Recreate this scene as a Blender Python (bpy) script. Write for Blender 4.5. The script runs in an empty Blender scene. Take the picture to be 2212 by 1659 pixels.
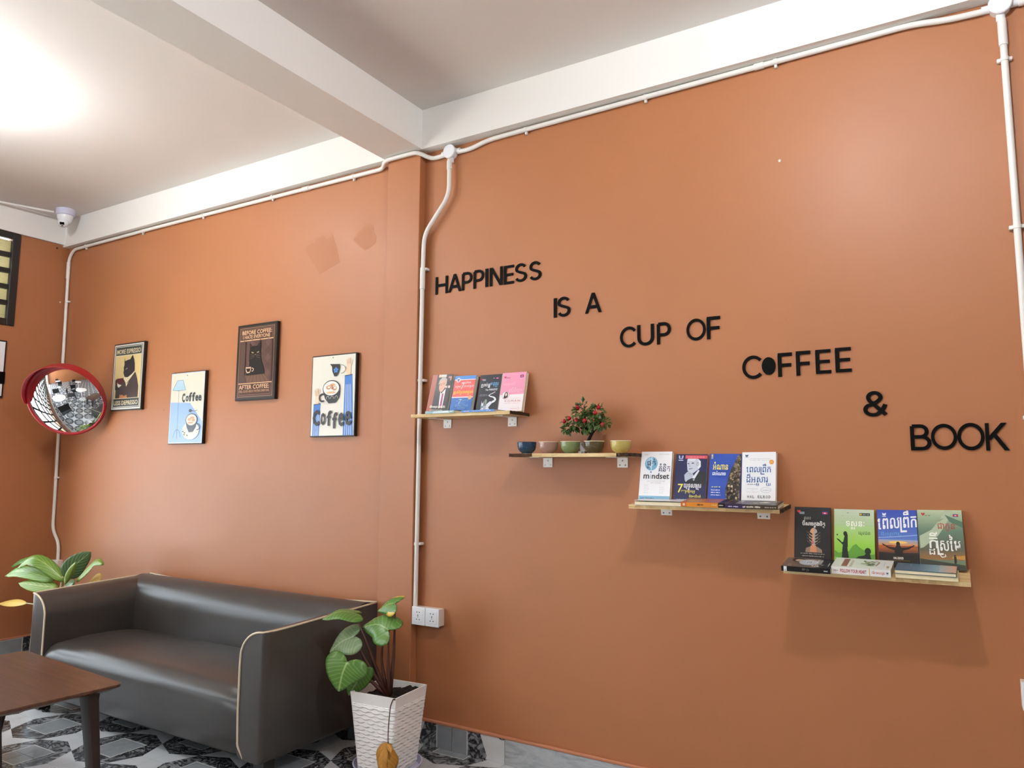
import bpy, bmesh, math, random
from mathutils import Vector, Matrix
from mathutils.geometry import tessellate_polygon
random.seed(7)
PI = math.pi
S = bpy.context.scene
C = S.collection

# ------------------------------------------------------------------ camera
cam_d = bpy.data.cameras.new('camera')
cam_d.sensor_width = 36.0
cam_d.lens = 36.0 * 1600.8 / 2212.0
cam_d.clip_start = 0.02
cam = bpy.data.objects.new('camera', cam_d)
C.objects.link(cam)
yaw, pitch, roll = math.radians(31.105), math.radians(6.48), math.radians(-0.3257)
fw = Vector((-math.sin(yaw) * math.cos(pitch), math.cos(yaw) * math.cos(pitch), math.sin(pitch)))
rt = Vector((math.cos(yaw), math.sin(yaw), 0))
dn = fw.cross(rt)
rt2 = math.cos(roll) * rt + math.sin(roll) * dn
dn2 = -math.sin(roll) * rt + math.cos(roll) * dn
M = Matrix((rt2, -dn2, -fw)).transposed().to_4x4()
M.translation = Vector((0, 0, 1.235))
cam.matrix_world = M
S.camera = cam

# ------------------------------------------------------------------ world, exposure
W = bpy.data.worlds.new('sky')
S.world = W
W.use_nodes = True
bg = W.node_tree.nodes['Background']
bg.inputs[0].default_value = (0.80, 0.91, 1.0, 1)
bg.inputs[1].default_value = 9.5
S.view_settings.view_transform = 'Standard'
S.view_settings.look = 'None'
S.view_settings.gamma = 1
S.view_settings.use_curve_mapping = False
S.view_settings.exposure = 0.07
LAMP_W = (48.0, 64.0, 30.0, 25.0)          # the ceiling bulbs, watts of radiant power
LAMP_COL = (0.95, 0.97, 1.0)

# sunlight on the pavement outside: it falls along the shop front and away from it, never in through the windows
sun_d = bpy.data.lights.new('sun', 'SUN'); sun_d.energy = 85.0; sun_d.angle = math.radians(0.6); sun_d.color = (1.0, 0.96, 0.9)
sun = bpy.data.objects.new('sun', sun_d); C.objects.link(sun)
sun.rotation_euler = Vector((-0.12, 0.55, -0.8)).to_track_quat('-Z', 'Y').to_euler()

# window openings let the sky in: portals only tell the renderer where to look for it
def portal(loc, rot, sx, sy):
    l = bpy.data.lights.new('window_portal', 'AREA')
    l.shape = 'RECTANGLE'; l.size = sx; l.size_y = sy
    l.cycles.is_portal = True
    o = bpy.data.objects.new('window_portal', l)
    o.location = loc; o.rotation_euler = rot
    C.objects.link(o)

# ------------------------------------------------------------------ helpers: materials
def srgb(h):
    if isinstance(h, str):
        h = h.lstrip('#'); c = [int(h[i:i + 2], 16) / 255 for i in (0, 2, 4)]
    else:
        c = [v / 255 for v in h]
    return tuple((v / 12.92 if v <= 0.04045 else ((v + 0.055) / 1.055) ** 2.4) for v in c)

class NT:
    def __init__(s, name):
        s.m = bpy.data.materials.new(name); s.m.use_nodes = True
        s.t = s.m.node_tree; s.b = s.t.nodes['Principled BSDF']
    def n(s, typ, **kw):
        nd = s.t.nodes.new(typ)
        for k, v in kw.items(): setattr(nd, k, v)
        return nd
    def l(s, a, b): s.t.links.new(a, b)
    def val(s, op, *a):
        nd = s.n('ShaderNodeMath', operation=op)
        for i, x in enumerate(a):
            if isinstance(x, (int, float)): nd.inputs[i].default_value = x
            else: s.l(x, nd.inputs[i])
        return nd.outputs[0]
    def mix(s, f, a, b):
        nd = s.n('ShaderNodeMix', data_type='RGBA')
        for i, x in ((0, f), (6, a), (7, b)):
            if isinstance(x, (int, float)): nd.inputs[i].default_value = x
            elif isinstance(x, tuple): nd.inputs[i].default_value = (*x[:3], 1)
            else: s.l(x, nd.inputs[i])
        return nd.outputs[2]
    def coord(s, kind='Object'):
        return s.n('ShaderNodeTexCoord').outputs[kind]
    def noise(s, scale, vec=None, detail=3, rough=0.5, dist=0.0):
        nd = s.n('ShaderNodeTexNoise'); nd.inputs['Scale'].default_value = scale
        nd.inputs['Detail'].default_value = detail; nd.inputs['Roughness'].default_value = rough
        nd.inputs['Distortion'].default_value = dist
        if vec is not None: s.l(vec, nd.inputs['Vector'])
        return nd.outputs[0]
    def ramp(s, f, *stops):
        nd = s.n('ShaderNodeValToRGB'); e = nd.color_ramp.elements
        while len(e) < len(stops): e.new(0.5)
        for el, (p, c) in zip(e, stops):
            el.position = p; el.color = (*c[:3], 1) if isinstance(c, tuple) else (c, c, c, 1)
        s.l(f, nd.inputs[0]); return nd.outputs[0]
    def scale(s, vec, xyz):
        nd = s.n('ShaderNodeMapping'); nd.inputs['Scale'].default_value = xyz
        s.l(vec, nd.inputs[0]); return nd.outputs[0]
    def bump(s, h, strength=0.2, dist=0.01):
        nd = s.n('ShaderNodeBump'); nd.inputs['Strength'].default_value = strength
        nd.inputs['Distance'].default_value = dist
        s.l(h, nd.inputs['Height']); s.l(nd.outputs[0], s.b.inputs['Normal'])
    def set(s, **kw):
        for k, v in kw.items():
            k = k.replace('_', ' ')
            if isinstance(v, tuple): s.b.inputs[k].default_value = (*v[:3], 1)
            elif isinstance(v, (int, float)): s.b.inputs[k].default_value = v
            else: s.l(v, s.b.inputs[k])
        return s

def simple(name, col, rough=0.5, metal=0.0, var=0.06, scale=30, bump=0.0, coat=0.0, spec=0.5):
    t = NT(name); c = srgb(col)
    f = t.noise(scale, t.coord())
    t.set(Base_Color=t.mix(f, tuple(x * (1 - var) for x in c), tuple(min(1, x * (1 + var)) for x in c)),
          Roughness=rough, Metallic=metal)
    t.b.inputs['Coat Weight'].default_value = coat
    t.b.inputs['Specular IOR Level'].default_value = spec
    if bump: t.bump(t.noise(scale * 6, t.coord(), 4), bump, 0.002)
    return t.m

def wall_paint(name, col, rough, blotch=0.10):
    t = NT(name); c = srgb(col); v = t.coord()
    big = t.noise(1.3, v, 4, 0.6); fine = t.noise(260, v, 2)
    a = t.mix(big, tuple(x * (1 - blotch) for x in c), tuple(x * (1 + blotch) for x in c))
    t.set(Base_Color=a, Roughness=t.val('MULTIPLY_ADD', t.noise(3.0, v, 3), 0.14, rough - 0.07))
    h = t.val('ADD', t.val('MULTIPLY', fine, 0.35), t.val('MULTIPLY', t.noise(9, v, 3), 1.2))
    t.bump(h, 0.12, 0.004)
    return t.m

M_RUST = wall_paint('rust_paint', '#aa6e47', 0.47)
M_RUST2 = wall_paint('rust_paint_matt', '#a66b46', 0.58)
M_RUST3 = wall_paint('rust_paint_ledge', '#b97a59', 0.55)
M_WHITE = wall_paint('white_paint', '#eeece7', 0.6, 0.015)
M_CEIL = wall_paint('ceiling_paint', '#e4dfda', 0.7, 0.03)
M_PVC = simple('white_pvc', '#e9e6e0', 0.35, var=0.03)
M_PLATE = simple('socket_plastic', '#eef0f3', 0.25, var=0.01)
M_BOXW = simple('back_box_plastic', '#e6d9cc', 0.4, var=0.03)
M_HOLE = simple('pin_hole_black', '#0b0b0c', 0.8)
M_BLACK = simple('black_acrylic', '#060606', 0.6, var=0.2, spec=0.10)
M_BLACKMET = simple('black_paint', '#191614', 0.45, var=0.2, scale=14)
M_FRAMEB = simple('frame_black', '#151110', 0.35)
M_LAV = simple('lavender_plastic', '#d3d4ea', 0.4, var=0.02)
M_RED = simple('red_plastic', '#a31a26', 0.35, var=0.08, scale=8)
M_BRKT = simple('white_bracket', '#f8f6ee', 0.4, var=0.05)
M_SCREW = simple('steel_screw', '#8c8a84', 0.35, metal=0.9)
M_PAPER = simple('page_paper', '#e9dcb8', 0.8, var=0.08, scale=60)
M_SOIL = simple('potting_soil', '#1d130d', 0.95, var=0.5, scale=60, bump=0.8)
M_POT = simple('white_planter', '#f6f6f3', 0.4, var=0.03, scale=12)
M_PIPING = simple('cream_piping', '#ddd0b4', 0.5)
M_STEM = simple('purple_brown_stem', '#54322a', 0.5, var=0.25, scale=22)
M_STEMG = simple('pale_green_stem', '#b7b783', 0.5)
M_TRUNK = simple('dark_bark', '#2b1d14', 0.8, var=0.4, scale=70, bump=0.6)
M_CHAIR = simple('black_chair_fabric', '#17181b', 0.6)
M_TABW = simple('white_table_top', '#f4f5f5', 0.3)

def leaf_mat(name, dark, light, edge, rough=0.35, yellow=None):
    t = NT(name)
    uv = t.n('ShaderNodeUVMap').outputs[0]
    sp = t.n('ShaderNodeSeparateXYZ'); t.l(uv, sp.inputs[0])
    x, y = sp.outputs[0], sp.outputs[1]
    ax = t.val('ABSOLUTE', t.val('SUBTRACT', x, 0.5))
    # side veins: stripes running outwards and forwards from the midrib
    w = t.val('SINE', t.val('MULTIPLY', t.val('SUBTRACT', y, t.val('MULTIPLY', ax, 0.75)), 46.0))
    vein = t.val('POWER', t.val('MULTIPLY_ADD', w, 0.5, 0.5), 7.0)
    rib = t.val('LESS_THAN', ax, 0.02)
    base = t.mix(t.noise(7, t.coord(), 3), srgb(dark), srgb(light))
    c = t.mix(t.val('MULTIPLY', vein, 0.35), base, srgb(edge))
    c = t.mix(t.val('MULTIPLY', rib, 0.75), c, srgb(edge))
    if yellow:
        f = t.val('GREATER_THAN', t.val('ADD', t.val('MULTIPLY', ax, 1.6), t.val('MULTIPLY', t.noise(20, t.coord(), 2), 0.5)), 0.83)
        c = t.mix(f, c, srgb(yellow))
    t.set(Base_Color=c, Roughness=rough)
    t.b.inputs['Subsurface Weight'].default_value = 0.0
    t.bump(vein, -0.25, 0.004)
    return t.m

M_LEAFD = leaf_mat('leaf_dark_green', '#2f5028', '#4b7434', '#86a35c')
M_LEAFG = leaf_mat('leaf_heart_green', '#44702c', '#5f8d3c', '#9ab877')
M_LEAFS = leaf_mat('leaf_silver_green', '#6b8a5f', '#8aa57c', '#b9cbb0', 0.3)
M_LEAFY = leaf_mat('leaf_yellow_edge', '#3f6c2b', '#578535', '#93ad5c', 0.4, '#d8b33c')
M_LEAFB = leaf_mat('leaf_bright_green', '#56822a', '#7ca03a', '#bccf80')
M_LEAFO = leaf_mat('leaf_olive_green', '#5d7f26', '#7f9c34', '#cdd28c', 0.4)
M_LEAFDK = leaf_mat('leaf_deep_green', '#33502f', '#4a6b3e', '#a9b878', 0.35)
M_LEAFYE = leaf_mat('leaf_all_yellow', '#d8a93a', '#e8c35a', '#f1d98a', 0.5)
M_LEAFBR = leaf_mat('leaf_dry_brown', '#9a6420', '#c28a2c', '#dbac55', 0.6)
M_BONS = leaf_mat('leaf_bonsai', '#1c3315', '#46662a', '#8ea65a', 0.35)
M_FRUIT = simple('red_fruit_gloss', '#a5101f', 0.2, var=0.15, scale=20, coat=0.3)

def leather():
    t = NT('grey_brown_leatherette'); v = t.coord()
    c = t.mix(t.noise(2.5, v, 4), srgb('#3d3a38'), srgb('#484441'))
    t.set(Base_Color=c, Roughness=t.val('MULTIPLY_ADD', t.noise(5, v, 3), 0.1, 0.26))
    t.bump(t.noise(420, v, 2), 0.08, 0.001)
    return t.m
M_LEATHER = leather()

def wood(name, dark, light, stretch=(1.2, 22, 22), rough=0.5, scratch=False, scale=1.0):
    t = NT(name); v = t.coord()
    g = t.noise(2.2 * scale, t.scale(v, stretch), 5, 0.6, 0.6)
    c = t.ramp(g, (0.3, srgb(dark)), (0.68, srgb(light)))
    if scratch:
        n = t.noise(3.0, t.scale(v, (60, 4, 4)), 3, 0.7, 1.5)
        n2 = t.noise(5.0, v, 3)
        f = t.val('MULTIPLY', t.val('GREATER_THAN', n, 0.66), t.val('GREATER_THAN', n2, 0.52))
        c = t.mix(t.val('MULTIPLY', f, 0.55), c, srgb('#c9ad97'))
    t.set(Base_Color=c, Roughness=rough)
    t.bump(g, 0.1, 0.002)
    return t.m
M_PINE = wood('pale_pine', '#c39a5c', '#eed9a6', (1.5, 30, 60), 0.55)
M_BARK = wood('dark_bark_edge', '#140b06', '#57371d', (14, 14, 30), 0.9)
M_WALNUT = wood('walnut_table', '#40271c', '#65432f', (2, 24, 24), 0.3, True)
M_DARKLEG = wood('dark_walnut_leg', '#170c07', '#2a170f', (24, 24, 2), 0.6)

def glaze(name, col, spec='#ffffff'):
    t = NT(name); c = srgb(col); v = t.coord()
    sp = t.n('ShaderNodeSeparateXYZ'); t.l(v, sp.inputs[0])
    ring = t.val('MULTIPLY_ADD', t.val('SINE', t.val('MULTIPLY', sp.outputs[2], 950)), 0.5, 0.5)
    n = t.val('GREATER_THAN', t.noise(230, v, 2), 0.66)
    a = t.mix(t.val('MULTIPLY', ring, 0.3), c, tuple(x * 0.7 for x in c))
    a = t.mix(t.val('MULTIPLY', n, 0.25), a, srgb('#d9cfae'))
    t.set(Base_Color=a, Roughness=0.22); t.bump(ring, 0.15, 0.001)
    return t.m

# tiles: one printed octagon-and-star pattern, used on the floor (x, y) and on the skirting strip (x, z)
TX, TY, TS = -3.258, 2.045, 0.2585
def tile_mat(name, axes, o):
    t = NT(name)
    pos = t.n('ShaderNodeNewGeometry').outputs['Position']
    sp = t.n('ShaderNodeSeparateXYZ'); t.l(pos, sp.inputs[0])
    u = t.val('DIVIDE', t.val('SUBTRACT', sp.outputs[axes[0]], o[0]), TS)
    v = t.val('DIVIDE', t.val('SUBTRACT', sp.outputs[axes[1]], o[1]), TS)
    p = t.val('MULTIPLY', t.val('ADD', u, v), 0.5); q = t.val('MULTIPLY', t.val('SUBTRACT', u, v), 0.5)
    fp = t.val('SUBTRACT', p, t.val('ROUND', p)); fq = t.val('SUBTRACT', q, t.val('ROUND', q))
    du = t.val('ABSOLUTE', t.val('ADD', fp, fq)); dv = t.val('ABSOLUTE', t.val('SUBTRACT', fp, fq))
    a = t.val('MAXIMUM', du, dv); b = t.val('MINIMUM', du, dv)
    octd = t.val('ADD', t.val('MULTIPLY', a, 0.924), t.val('MULTIPLY', b, 0.383))
    inoct = t.val('LESS_THAN', octd, 0.655)
    insq = t.val('LESS_THAN', a, 0.318)
    line = t.val('MULTIPLY', t.val('LESS_THAN', a, 0.330), t.val('GREATER_THAN', a, 0.306))
    marb = t.noise(11, pos, 6, 0.6, 2.6)
    mcol = t.ramp(marb, (0.39, srgb('#86898d')), (0.46, srgb('#2a2a2d')), (0.50, srgb('#1d1e20')), (0.55, srgb('#66686c')), (0.66, srgb('#9c9fa2')))
    star = t.mix(t.noise(14, pos, 3), srgb('#bdc3c8'), srgb('#d2d6d8'))
    sq = t.mix(t.noise(22, pos, 3), srgb('#7d8489'), srgb('#979ca0'))
    c = t.mix(inoct, star, mcol); c = t.mix(insq, c, sq)
    c = t.mix(t.val('MULTIPLY', line, 0.7), c, srgb('#d8d9d6'))
    t.set(Base_Color=c, Roughness=0.2)
    return t.m
M_TILE = tile_mat('printed_floor_tile', (0, 1), (TX, TY))
M_SKIRT = tile_mat('printed_skirting_tile', (0, 2), (-1.981, 0.017))
M_SKIRTL = tile_mat('printed_skirting_tile_left', (1, 2), (2.6, 0.017))
M_GROUT = simple('pale_grout', '#e3e4e1', 0.8)
def grey_marble():
    t = NT('grey_marble_tile'); v = t.coord()
    f = t.noise(2.2, t.scale(v, (3, 3, 9)), 6, 0.6, 1.8)
    t.set(Base_Color=t.ramp(f, (0.3, srgb('#8d9398')), (0.55, srgb('#b4b9bc')), (0.72, srgb('#9aa0a4'))), Roughness=0.22)
    return t.m
M_MARBLE = grey_marble()

def print_mat():
    t = NT('printed_ink')
    a = t.n('ShaderNodeVertexColor'); a.layer_name = 'ink'
    t.set(Base_Color=a.outputs[0], Roughness=0.32)
    return t.m
M_PRINT = print_mat()
M_COVERS = {}
def cover_mat(col):
    if col not in M_COVERS: M_COVERS[col] = simple('book_cover_' + str(len(M_COVERS)), col, 0.3, var=0.02)
    return M_COVERS[col]

# ------------------------------------------------------------------ helpers: geometry and objects
def link_mesh(name, me, mat, parent=None, smooth=False):
    o = bpy.data.objects.new(name, me); C.objects.link(o)
    if mat is not None:
        for m in (mat if isinstance(mat, (list, tuple)) else [mat]): me.materials.append(m)
    if parent: o.parent = parent
    if smooth:
        for p in me.polygons: p.use_smooth = True
    return o

def obj(name, bm, mat, parent=None, smooth=False, sharp=None):
    bmesh.ops.recalc_face_normals(bm, faces=bm.faces)
    me = bpy.data.meshes.new(name); bm.to_mesh(me); bm.free()
    o = link_mesh(name, me, mat, parent, smooth)
    if sharp is not None:
        for p in me.polygons: p.use_smooth = True
        me.set_sharp_from_angle(angle=math.radians(sharp))
    return o

def tag(o, label, cat, group=None):
    o['label'] = label; o['category'] = cat
    if group: o['group'] = group
    return o

def thing(name, label, cat, mat=None, group=None):
    o = bpy.data.objects.new(name, None); o.empty_display_size = 0.05; C.objects.link(o)
    if mat is not None: o.matrix_world = mat
    return tag(o, label, cat, group)

def struct(o): o['kind'] = 'structure'; return o
def T(x, y, z): return Matrix.Translation((x, y, z))
def frame(origin, X, Y, Z):
    m = Matrix((Vector(X), Vector(Y), Vector(Z))).transposed().to_4x4(); m.translation = Vector(origin); return m

def box(bm, a, b, bev=0.0, seg=2, m=None):
    x0, y0, z0 = a; x1, y1, z1 = b
    vs = [bm.verts.new(p) for p in ((x0, y0, z0), (x1, y0, z0), (x1, y1, z0), (x0, y1, z0), (x0, y0, z1), (x1, y0, z1), (x1, y1, z1), (x0, y1, z1))]
    fs = [bm.faces.new([vs[i] for i in f]) for f in ((0, 3, 2, 1), (4, 5, 6, 7), (0, 1, 5, 4), (1, 2, 6, 5), (2, 3, 7, 6), (3, 0, 4, 7))]
    if m is not None:
        for v in vs: v.co = m @ v.co
    if bev:
        es = list({e for f in fs for e in f.edges})
        bmesh.ops.bevel(bm, geom=es, offset=bev, segments=seg, profile=0.5, affect='EDGES')
    return bm

def boxo(name, a, b, mat, parent=None, bev=0.0, seg=2):
    return obj(name, box(bmesh.new(), a, b, bev, seg), mat, parent)

def fillet(pts, r, n=5):
    pts = [Vector(p) for p in pts]
    if r <= 0: return pts
    out = [pts[0]]
    for i in range(1, len(pts) - 1):
        a, b, c = pts[i - 1], pts[i], pts[i + 1]
        d1, d2 = (a - b), (c - b)
        rr = min(r, d1.length * 0.45, d2.length * 0.45)
        p0, p1 = b + d1.normalized() * rr, b + d2.normalized() * rr
        for k in range(n + 1):
            t = k / n
            out.append(p0 * (1 - t) ** 2 + b * 2 * t * (1 - t) + p1 * t * t)
    out.append(pts[-1]); return out

def tube(bm, pts, r, n=10, caps=True):
    pts = [Vector(p) for p in pts]
    rs = r if isinstance(r, (list, tuple)) else [r] * len(pts)
    rings = []; up = None
    for i, p in enumerate(pts):
        d = (pts[min(i + 1, len(pts) - 1)] - pts[max(i - 1, 0)]).normalized()
        if up is None:
            up = Vector((0, 0, 1)) if abs(d.z) < 0.9 else Vector((1, 0, 0))
        s = d.cross(up)
        if s.length < 1e-6: s = d.orthogonal()
        s.normalize(); up = s.cross(d).normalized()
        rings.append([bm.verts.new(p + rs[i] * (math.cos(a) * s + math.sin(a) * up)) for a in (2 * PI * k / n for k in range(n))])
    for a, b in zip(rings, rings[1:]):
        for k in range(n): bm.faces.new((a[k], a[(k + 1) % n], b[(k + 1) % n], b[k]))
    if caps:
        bm.faces.new(rings[0][::-1]); bm.faces.new(rings[-1])
    return bm

def lathe(bm, prof, n=32, m=None, a0=0.0, a1=2 * PI):
    full = abs(a1 - a0 - 2 * PI) < 1e-6
    k_ = n if full else n + 1
    rings = []
    for r, z in prof:
        if r < 1e-6: v = bm.verts.new((0, 0, z)); rings.append([v] * k_)
        else: rings.append([bm.verts.new((r * math.cos(a0 + (a1 - a0) * k / n), r * math.sin(a0 + (a1 - a0) * k / n), z)) for k in range(k_)])
    for a, b in zip(rings, rings[1:]):
        for k in range(n):
            j = (k + 1) % k_
            q = []
            for v in (a[k], a[j], b[j], b[k]):
                if v not in q: q.append(v)
            if len(q) >= 3: bm.faces.new(q)
    if m is not None:
        for v in {v for rg in rings for v in rg}: v.co = m @ v.co
    return bm

def prism(bm, poly, d0, d1, mapf):
    """extrude a 2D outline between depths d0 and d1; mapf(x, y, d) -> 3D"""
    n = len(poly)
    a = [bm.verts.new(mapf(x, y, d0)) for x, y in poly]; b = [bm.verts.new(mapf(x, y, d1)) for x, y in poly]
    tris = tessellate_polygon([[Vector((x, y, 0)) for x, y in poly]])
    for t in tris:
        bm.faces.new([a[i] for i in t]); bm.faces.new([b[i] for i in reversed(t)])
    for i in range(n):
        j = (i + 1) % n; bm.faces.new((a[i], a[j], b[j], b[i]))
    return bm

# ------------------------------------------------------------------ helpers: flat print
class Print:
    """flat printed sheet in its own x, y plane (0..w, 0..h); every later layer lies a hair above the one before"""
    def __init__(s, w, h, step=0.00006):
        s.w, s.h, s.v, s.f, s.c, s.z, s.step = w, h, [], [], [], 0.0, step
    def _add(s, verts, faces, col):
        c = srgb(col); o = len(s.v); s.z += s.step
        s.v += [(x * s.w, y * s.h, s.z) for x, y in verts]
        s.f += [tuple(i + o for i in f) for f in faces]; s.c += [c] * len(faces)
    def poly(s, pts, col):
        tr = tessellate_polygon([[Vector((x, y, 0)) for x, y in pts]])
        out = []
        for t in tr:
            a, b, c = (pts[i] for i in t)
            cr = (b[0] - a[0]) * (c[1] - a[1]) - (b[1] - a[1]) * (c[0] - a[0])
            out.append(tuple(t) if cr > 0 else tuple(reversed(t)))
        s._add(pts, out, col)
    def rect(s, x0, y0, x1, y1, col): s._add([(x0, y0), (x1, y0), (x1, y1), (x0, y1)], [(0, 1, 2, 3)], col)
    def disc(s, x, y, rx, ry, col, n=20, rot=0.0):
        ca, sa = math.cos(rot), math.sin(rot); k = s.w / s.h
        pts = []
        for i in range(n):
            a, b = rx * math.cos(2 * PI * i / n) * s.w, ry * math.sin(2 * PI * i / n) * s.h
            pts.append((x + (a * ca - b * sa) / s.w, y + (a * sa + b * ca) / s.h))
        s._add(pts, [tuple(range(n))], col)
    def line(s, pts, wd, col, closed=False):
        """polyline of constant width (wd in metres)"""
        P = [Vector((x * s.w, y * s.h)) for x, y in pts]
        if closed: P.append(P[0])
        L, R = [], []
        for i, p in enumerate(P):
            d = (P[min(i + 1, len(P) - 1)] - P[max(i - 1, 0)])
            if d.length < 1e-9: d = Vector((1, 0))
            d.normalize(); nrm = Vector((-d.y, d.x)) * wd / 2
            L.append(p + nrm); R.append(p - nrm)
        vs = [(q.x / s.w, q.y / s.h) for q in L + R]; n = len(P)
        s._add(vs, [(n + i, n + i + 1, i + 1, i) for i in range(n - 1)], col)
    def ell(s, x, y, rx, ry, wd, col, a0=0, a1=360, n=24):
        cl = lambda v: max(0.01, min(0.99, v))
        s.line([(cl(x + rx * math.cos(math.radians(a0 + (a1 - a0) * i / n))), cl(y + ry * math.sin(math.radians(a0 + (a1 - a0) * i / n)))) for i in range(n + 1)], wd, col)
    def grad(s, x0, y0, x1, y1, c0, c1, n=10):
        """printed vertical colour fade"""
        a = c0.lstrip('#'); b = c1.lstrip('#')
        for i in range(n):
            t = (i + 0.5) / n
            c = tuple(int(a[k:k + 2], 16) * (1 - t) + int(b[k:k + 2], 16) * t for k in (0, 2, 4))
            s._add([(x0, y0 + (y1 - y0) * i / n), (x1, y0 + (y1 - y0) * i / n), (x1, y0 + (y1 - y0) * (i + 1) / n), (x0, y0 + (y1 - y0) * (i + 1) / n)], [(0, 1, 2, 3)], c)
            s.z -= s.step
        s.z += s.step
    def dashes(s, x0, x1, y, hh, col, seed=1, gap=0.25):
        """a row of print too small to read"""
        r = random.Random(seed); x = x0
        n = r.randint(3, 7)
        while x < x1:
            l = r.uniform(0.007, 0.02)
            s.rect(x, y + hh * r.uniform(0, 0.25), min(x + l, x1), y + hh * r.uniform(0.6, 0.95), col); s.z -= s.step
            n -= 1
            x += l + (r.uniform(0.004, 0.007) if n else r.uniform(0.016, 0.026))
            if not n: n = r.randint(3, 7)
        s.z += s.step
    def text(s, body, x0, x1, y0, y1, col, bold=0.0, shear=0.0, rot=0.0):
        """lettering fitted to a box"""
        kh = any(ord(c) >= 0x1700 for c in body)
        if kh and bold > 0.006:      # heavier Khmer lettering: overprinted with a small sideways step
            e = (x1 - x0) * 0.006 * min(2.0, bold / 0.012)
            s.text(body, x0, x1 - e, y0, y1, col, 0.004, shear, rot); s.text(body, x0 + e, x1, y0, y1, col, 0.004, shear, rot); return
        v, f = glyphs(body, bold)
        if not v: return
        xa = min(p[0] for p in v); xb = max(p[0] for p in v); ya = min(p[1] for p in v); yb = max(p[1] for p in v)
        sx = (x1 - x0) / max(xb - xa, 1e-6); sy = (y1 - y0) / max(yb - ya, 1e-6)
        out = []
        for x, y in v:
            X = x0 + (x - xa) * sx; Y = y0 + (y - ya) * sy
            X += (Y - y0) * shear; Y += (X - x0) * rot
            out.append((X, Y))
        s._add(out, f, col)
    def build(s, name, parent, m):
        me = bpy.data.meshes.new(name); me.from_pydata(s.v, [], s.f)
        at = me.color_attributes.new('ink', 'FLOAT_COLOR', 'CORNER')
        buf = []
        for p, c in zip(me.polygons, s.c): buf += [*c, 1.0] * p.loop_total
        at.data.foreach_set('color', buf)
        o = link_mesh(name, me, M_PRINT, parent)
        o.matrix_local = m
        return o

_gcache = {}
def raw_glyphs(body, bold=0.0):
    k = (body, bold)
    if k not in _gcache:
        cu = bpy.data.curves.new('lettering', 'FONT')
        cu.body = body; cu.size = 1; cu.dimensions = '2D'; cu.resolution_u = 2; cu.offset = bold
        ob = bpy.data.objects.new('lettering', cu)
        me = bpy.data.meshes.new_from_object(ob)
        _gcache[k] = ([(p.co.x, p.co.y) for p in me.vertices], [tuple(p.vertices) for p in me.polygons])
        bpy.data.objects.remove(ob); bpy.data.curves.remove(cu); bpy.data.meshes.remove(me)
    return _gcache[k]

def glyphs(body, bold=0.0):
    if all(ord(c) < 0x1700 for c in body): return raw_glyphs(body, bold)
    # Khmer, laid out by hand: '_' sets the next consonant small below, '<' is the hook of a subscript ro
    V, F, pen, sub, base0 = [], [], 0.0, False, 0.0
    for ch in body:
        if ch == '_': sub = True; continue
        if ch == ' ': pen += 0.3; continue
        if ch == '<':
            o = len(V); t = 0.1
            pts = [(0.0, 0.58), (t, 0.58), (t, -0.14), (0.5, -0.14), (0.5, -0.24), (0.0, -0.24)]
            V += [(x + pen, y) for x, y in pts]; F += [(o, o + 1, o + 2, o + 5), (o + 2, o + 3, o + 4, o + 5)]
            pen += 0.17; continue
        v, f = raw_glyphs(ch, bold)
        if not v: continue
        o = len(V); xm = max(p[0] for p in v)
        if sub:
            V += [(base0 + x * 0.68, y * 0.5 - 0.36) for x, y in v]; sub = False
        elif xm <= 0.06:
            V += [(pen + x, y) for x, y in v]
        else:
            V += [(pen + x, y) for x, y in v]; base0 = pen; pen += xm + 0.08
        F += [tuple(i + o for i in q) for q in f]
    return V, F

# ================================================================== ROOM SHELL
XL, XR, YB, YF, ZC = -5.42, 3.2, 2.8, -4.6, 2.985
struct(obj('floor', box(bmesh.new(), (XL - 0.15, YF - 0.15, -0.1), (XR + 0.15, YB + 0.15, -0.0025)), M_GROUT))
FLOOR = bpy.data.objects['floor']
# single tiles: gaps of 3 mm show the grout below
def tile_mesh():
    bm = bmesh.new(); h, hy = TS / 2 - 0.001, TS / 2 - 0.0021
    box(bm, (-h, -hy, -0.004), (h, hy, 0.0)); me = bpy.data.meshes.new('tile')
    bmesh.ops.recalc_face_normals(bm, faces=bm.faces); bm.to_mesh(me); bm.free(); me.materials.append(M_TILE); return me
tm = tile_mesh()
def tile_at(i, j):
    o = bpy.data.objects.new('tile', tm); C.objects.link(o); o.parent = FLOOR
    o.location = (TX + (i + 0.5) * TS, TY + (j + 0.5) * TS, 0)
near, far = [], []
for i in range(-9, 26):
    for j in range(-28, 3):
        x, y = TX + (i + 0.5) * TS, TY + (j + 0.5) * TS
        if x - TS / 2 < XL - 0.14 or x + TS / 2 > XR + 0.14 or y - TS / 2 < YF - 0.1 or y + TS / 2 > YB + 0.14: continue
        (near if (x < -0.9 and y > 0.4) or (x < -2.0 and y > -0.6) else far).append((i, j))
near = sorted(near, key=lambda q: -q[1])[:298]
rest = [q for q in ((i, j) for i in range(-9, 26) for j in range(-28, 3)) if q in set(far)]
for i, j in near: tile_at(i, j)
bm = bmesh.new()
for i, j in rest:
    x, y = TX + (i + 0.5) * TS, TY + (j + 0.5) * TS; h, hy = TS / 2 - 0.001, TS / 2 - 0.0021
    box(bm, (x - h, y - hy, -0.004), (x + h, y + hy, 0.0))
o = obj('tile_field', bm, M_TILE, FLOOR); o['kind'] = 'stuff'

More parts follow.
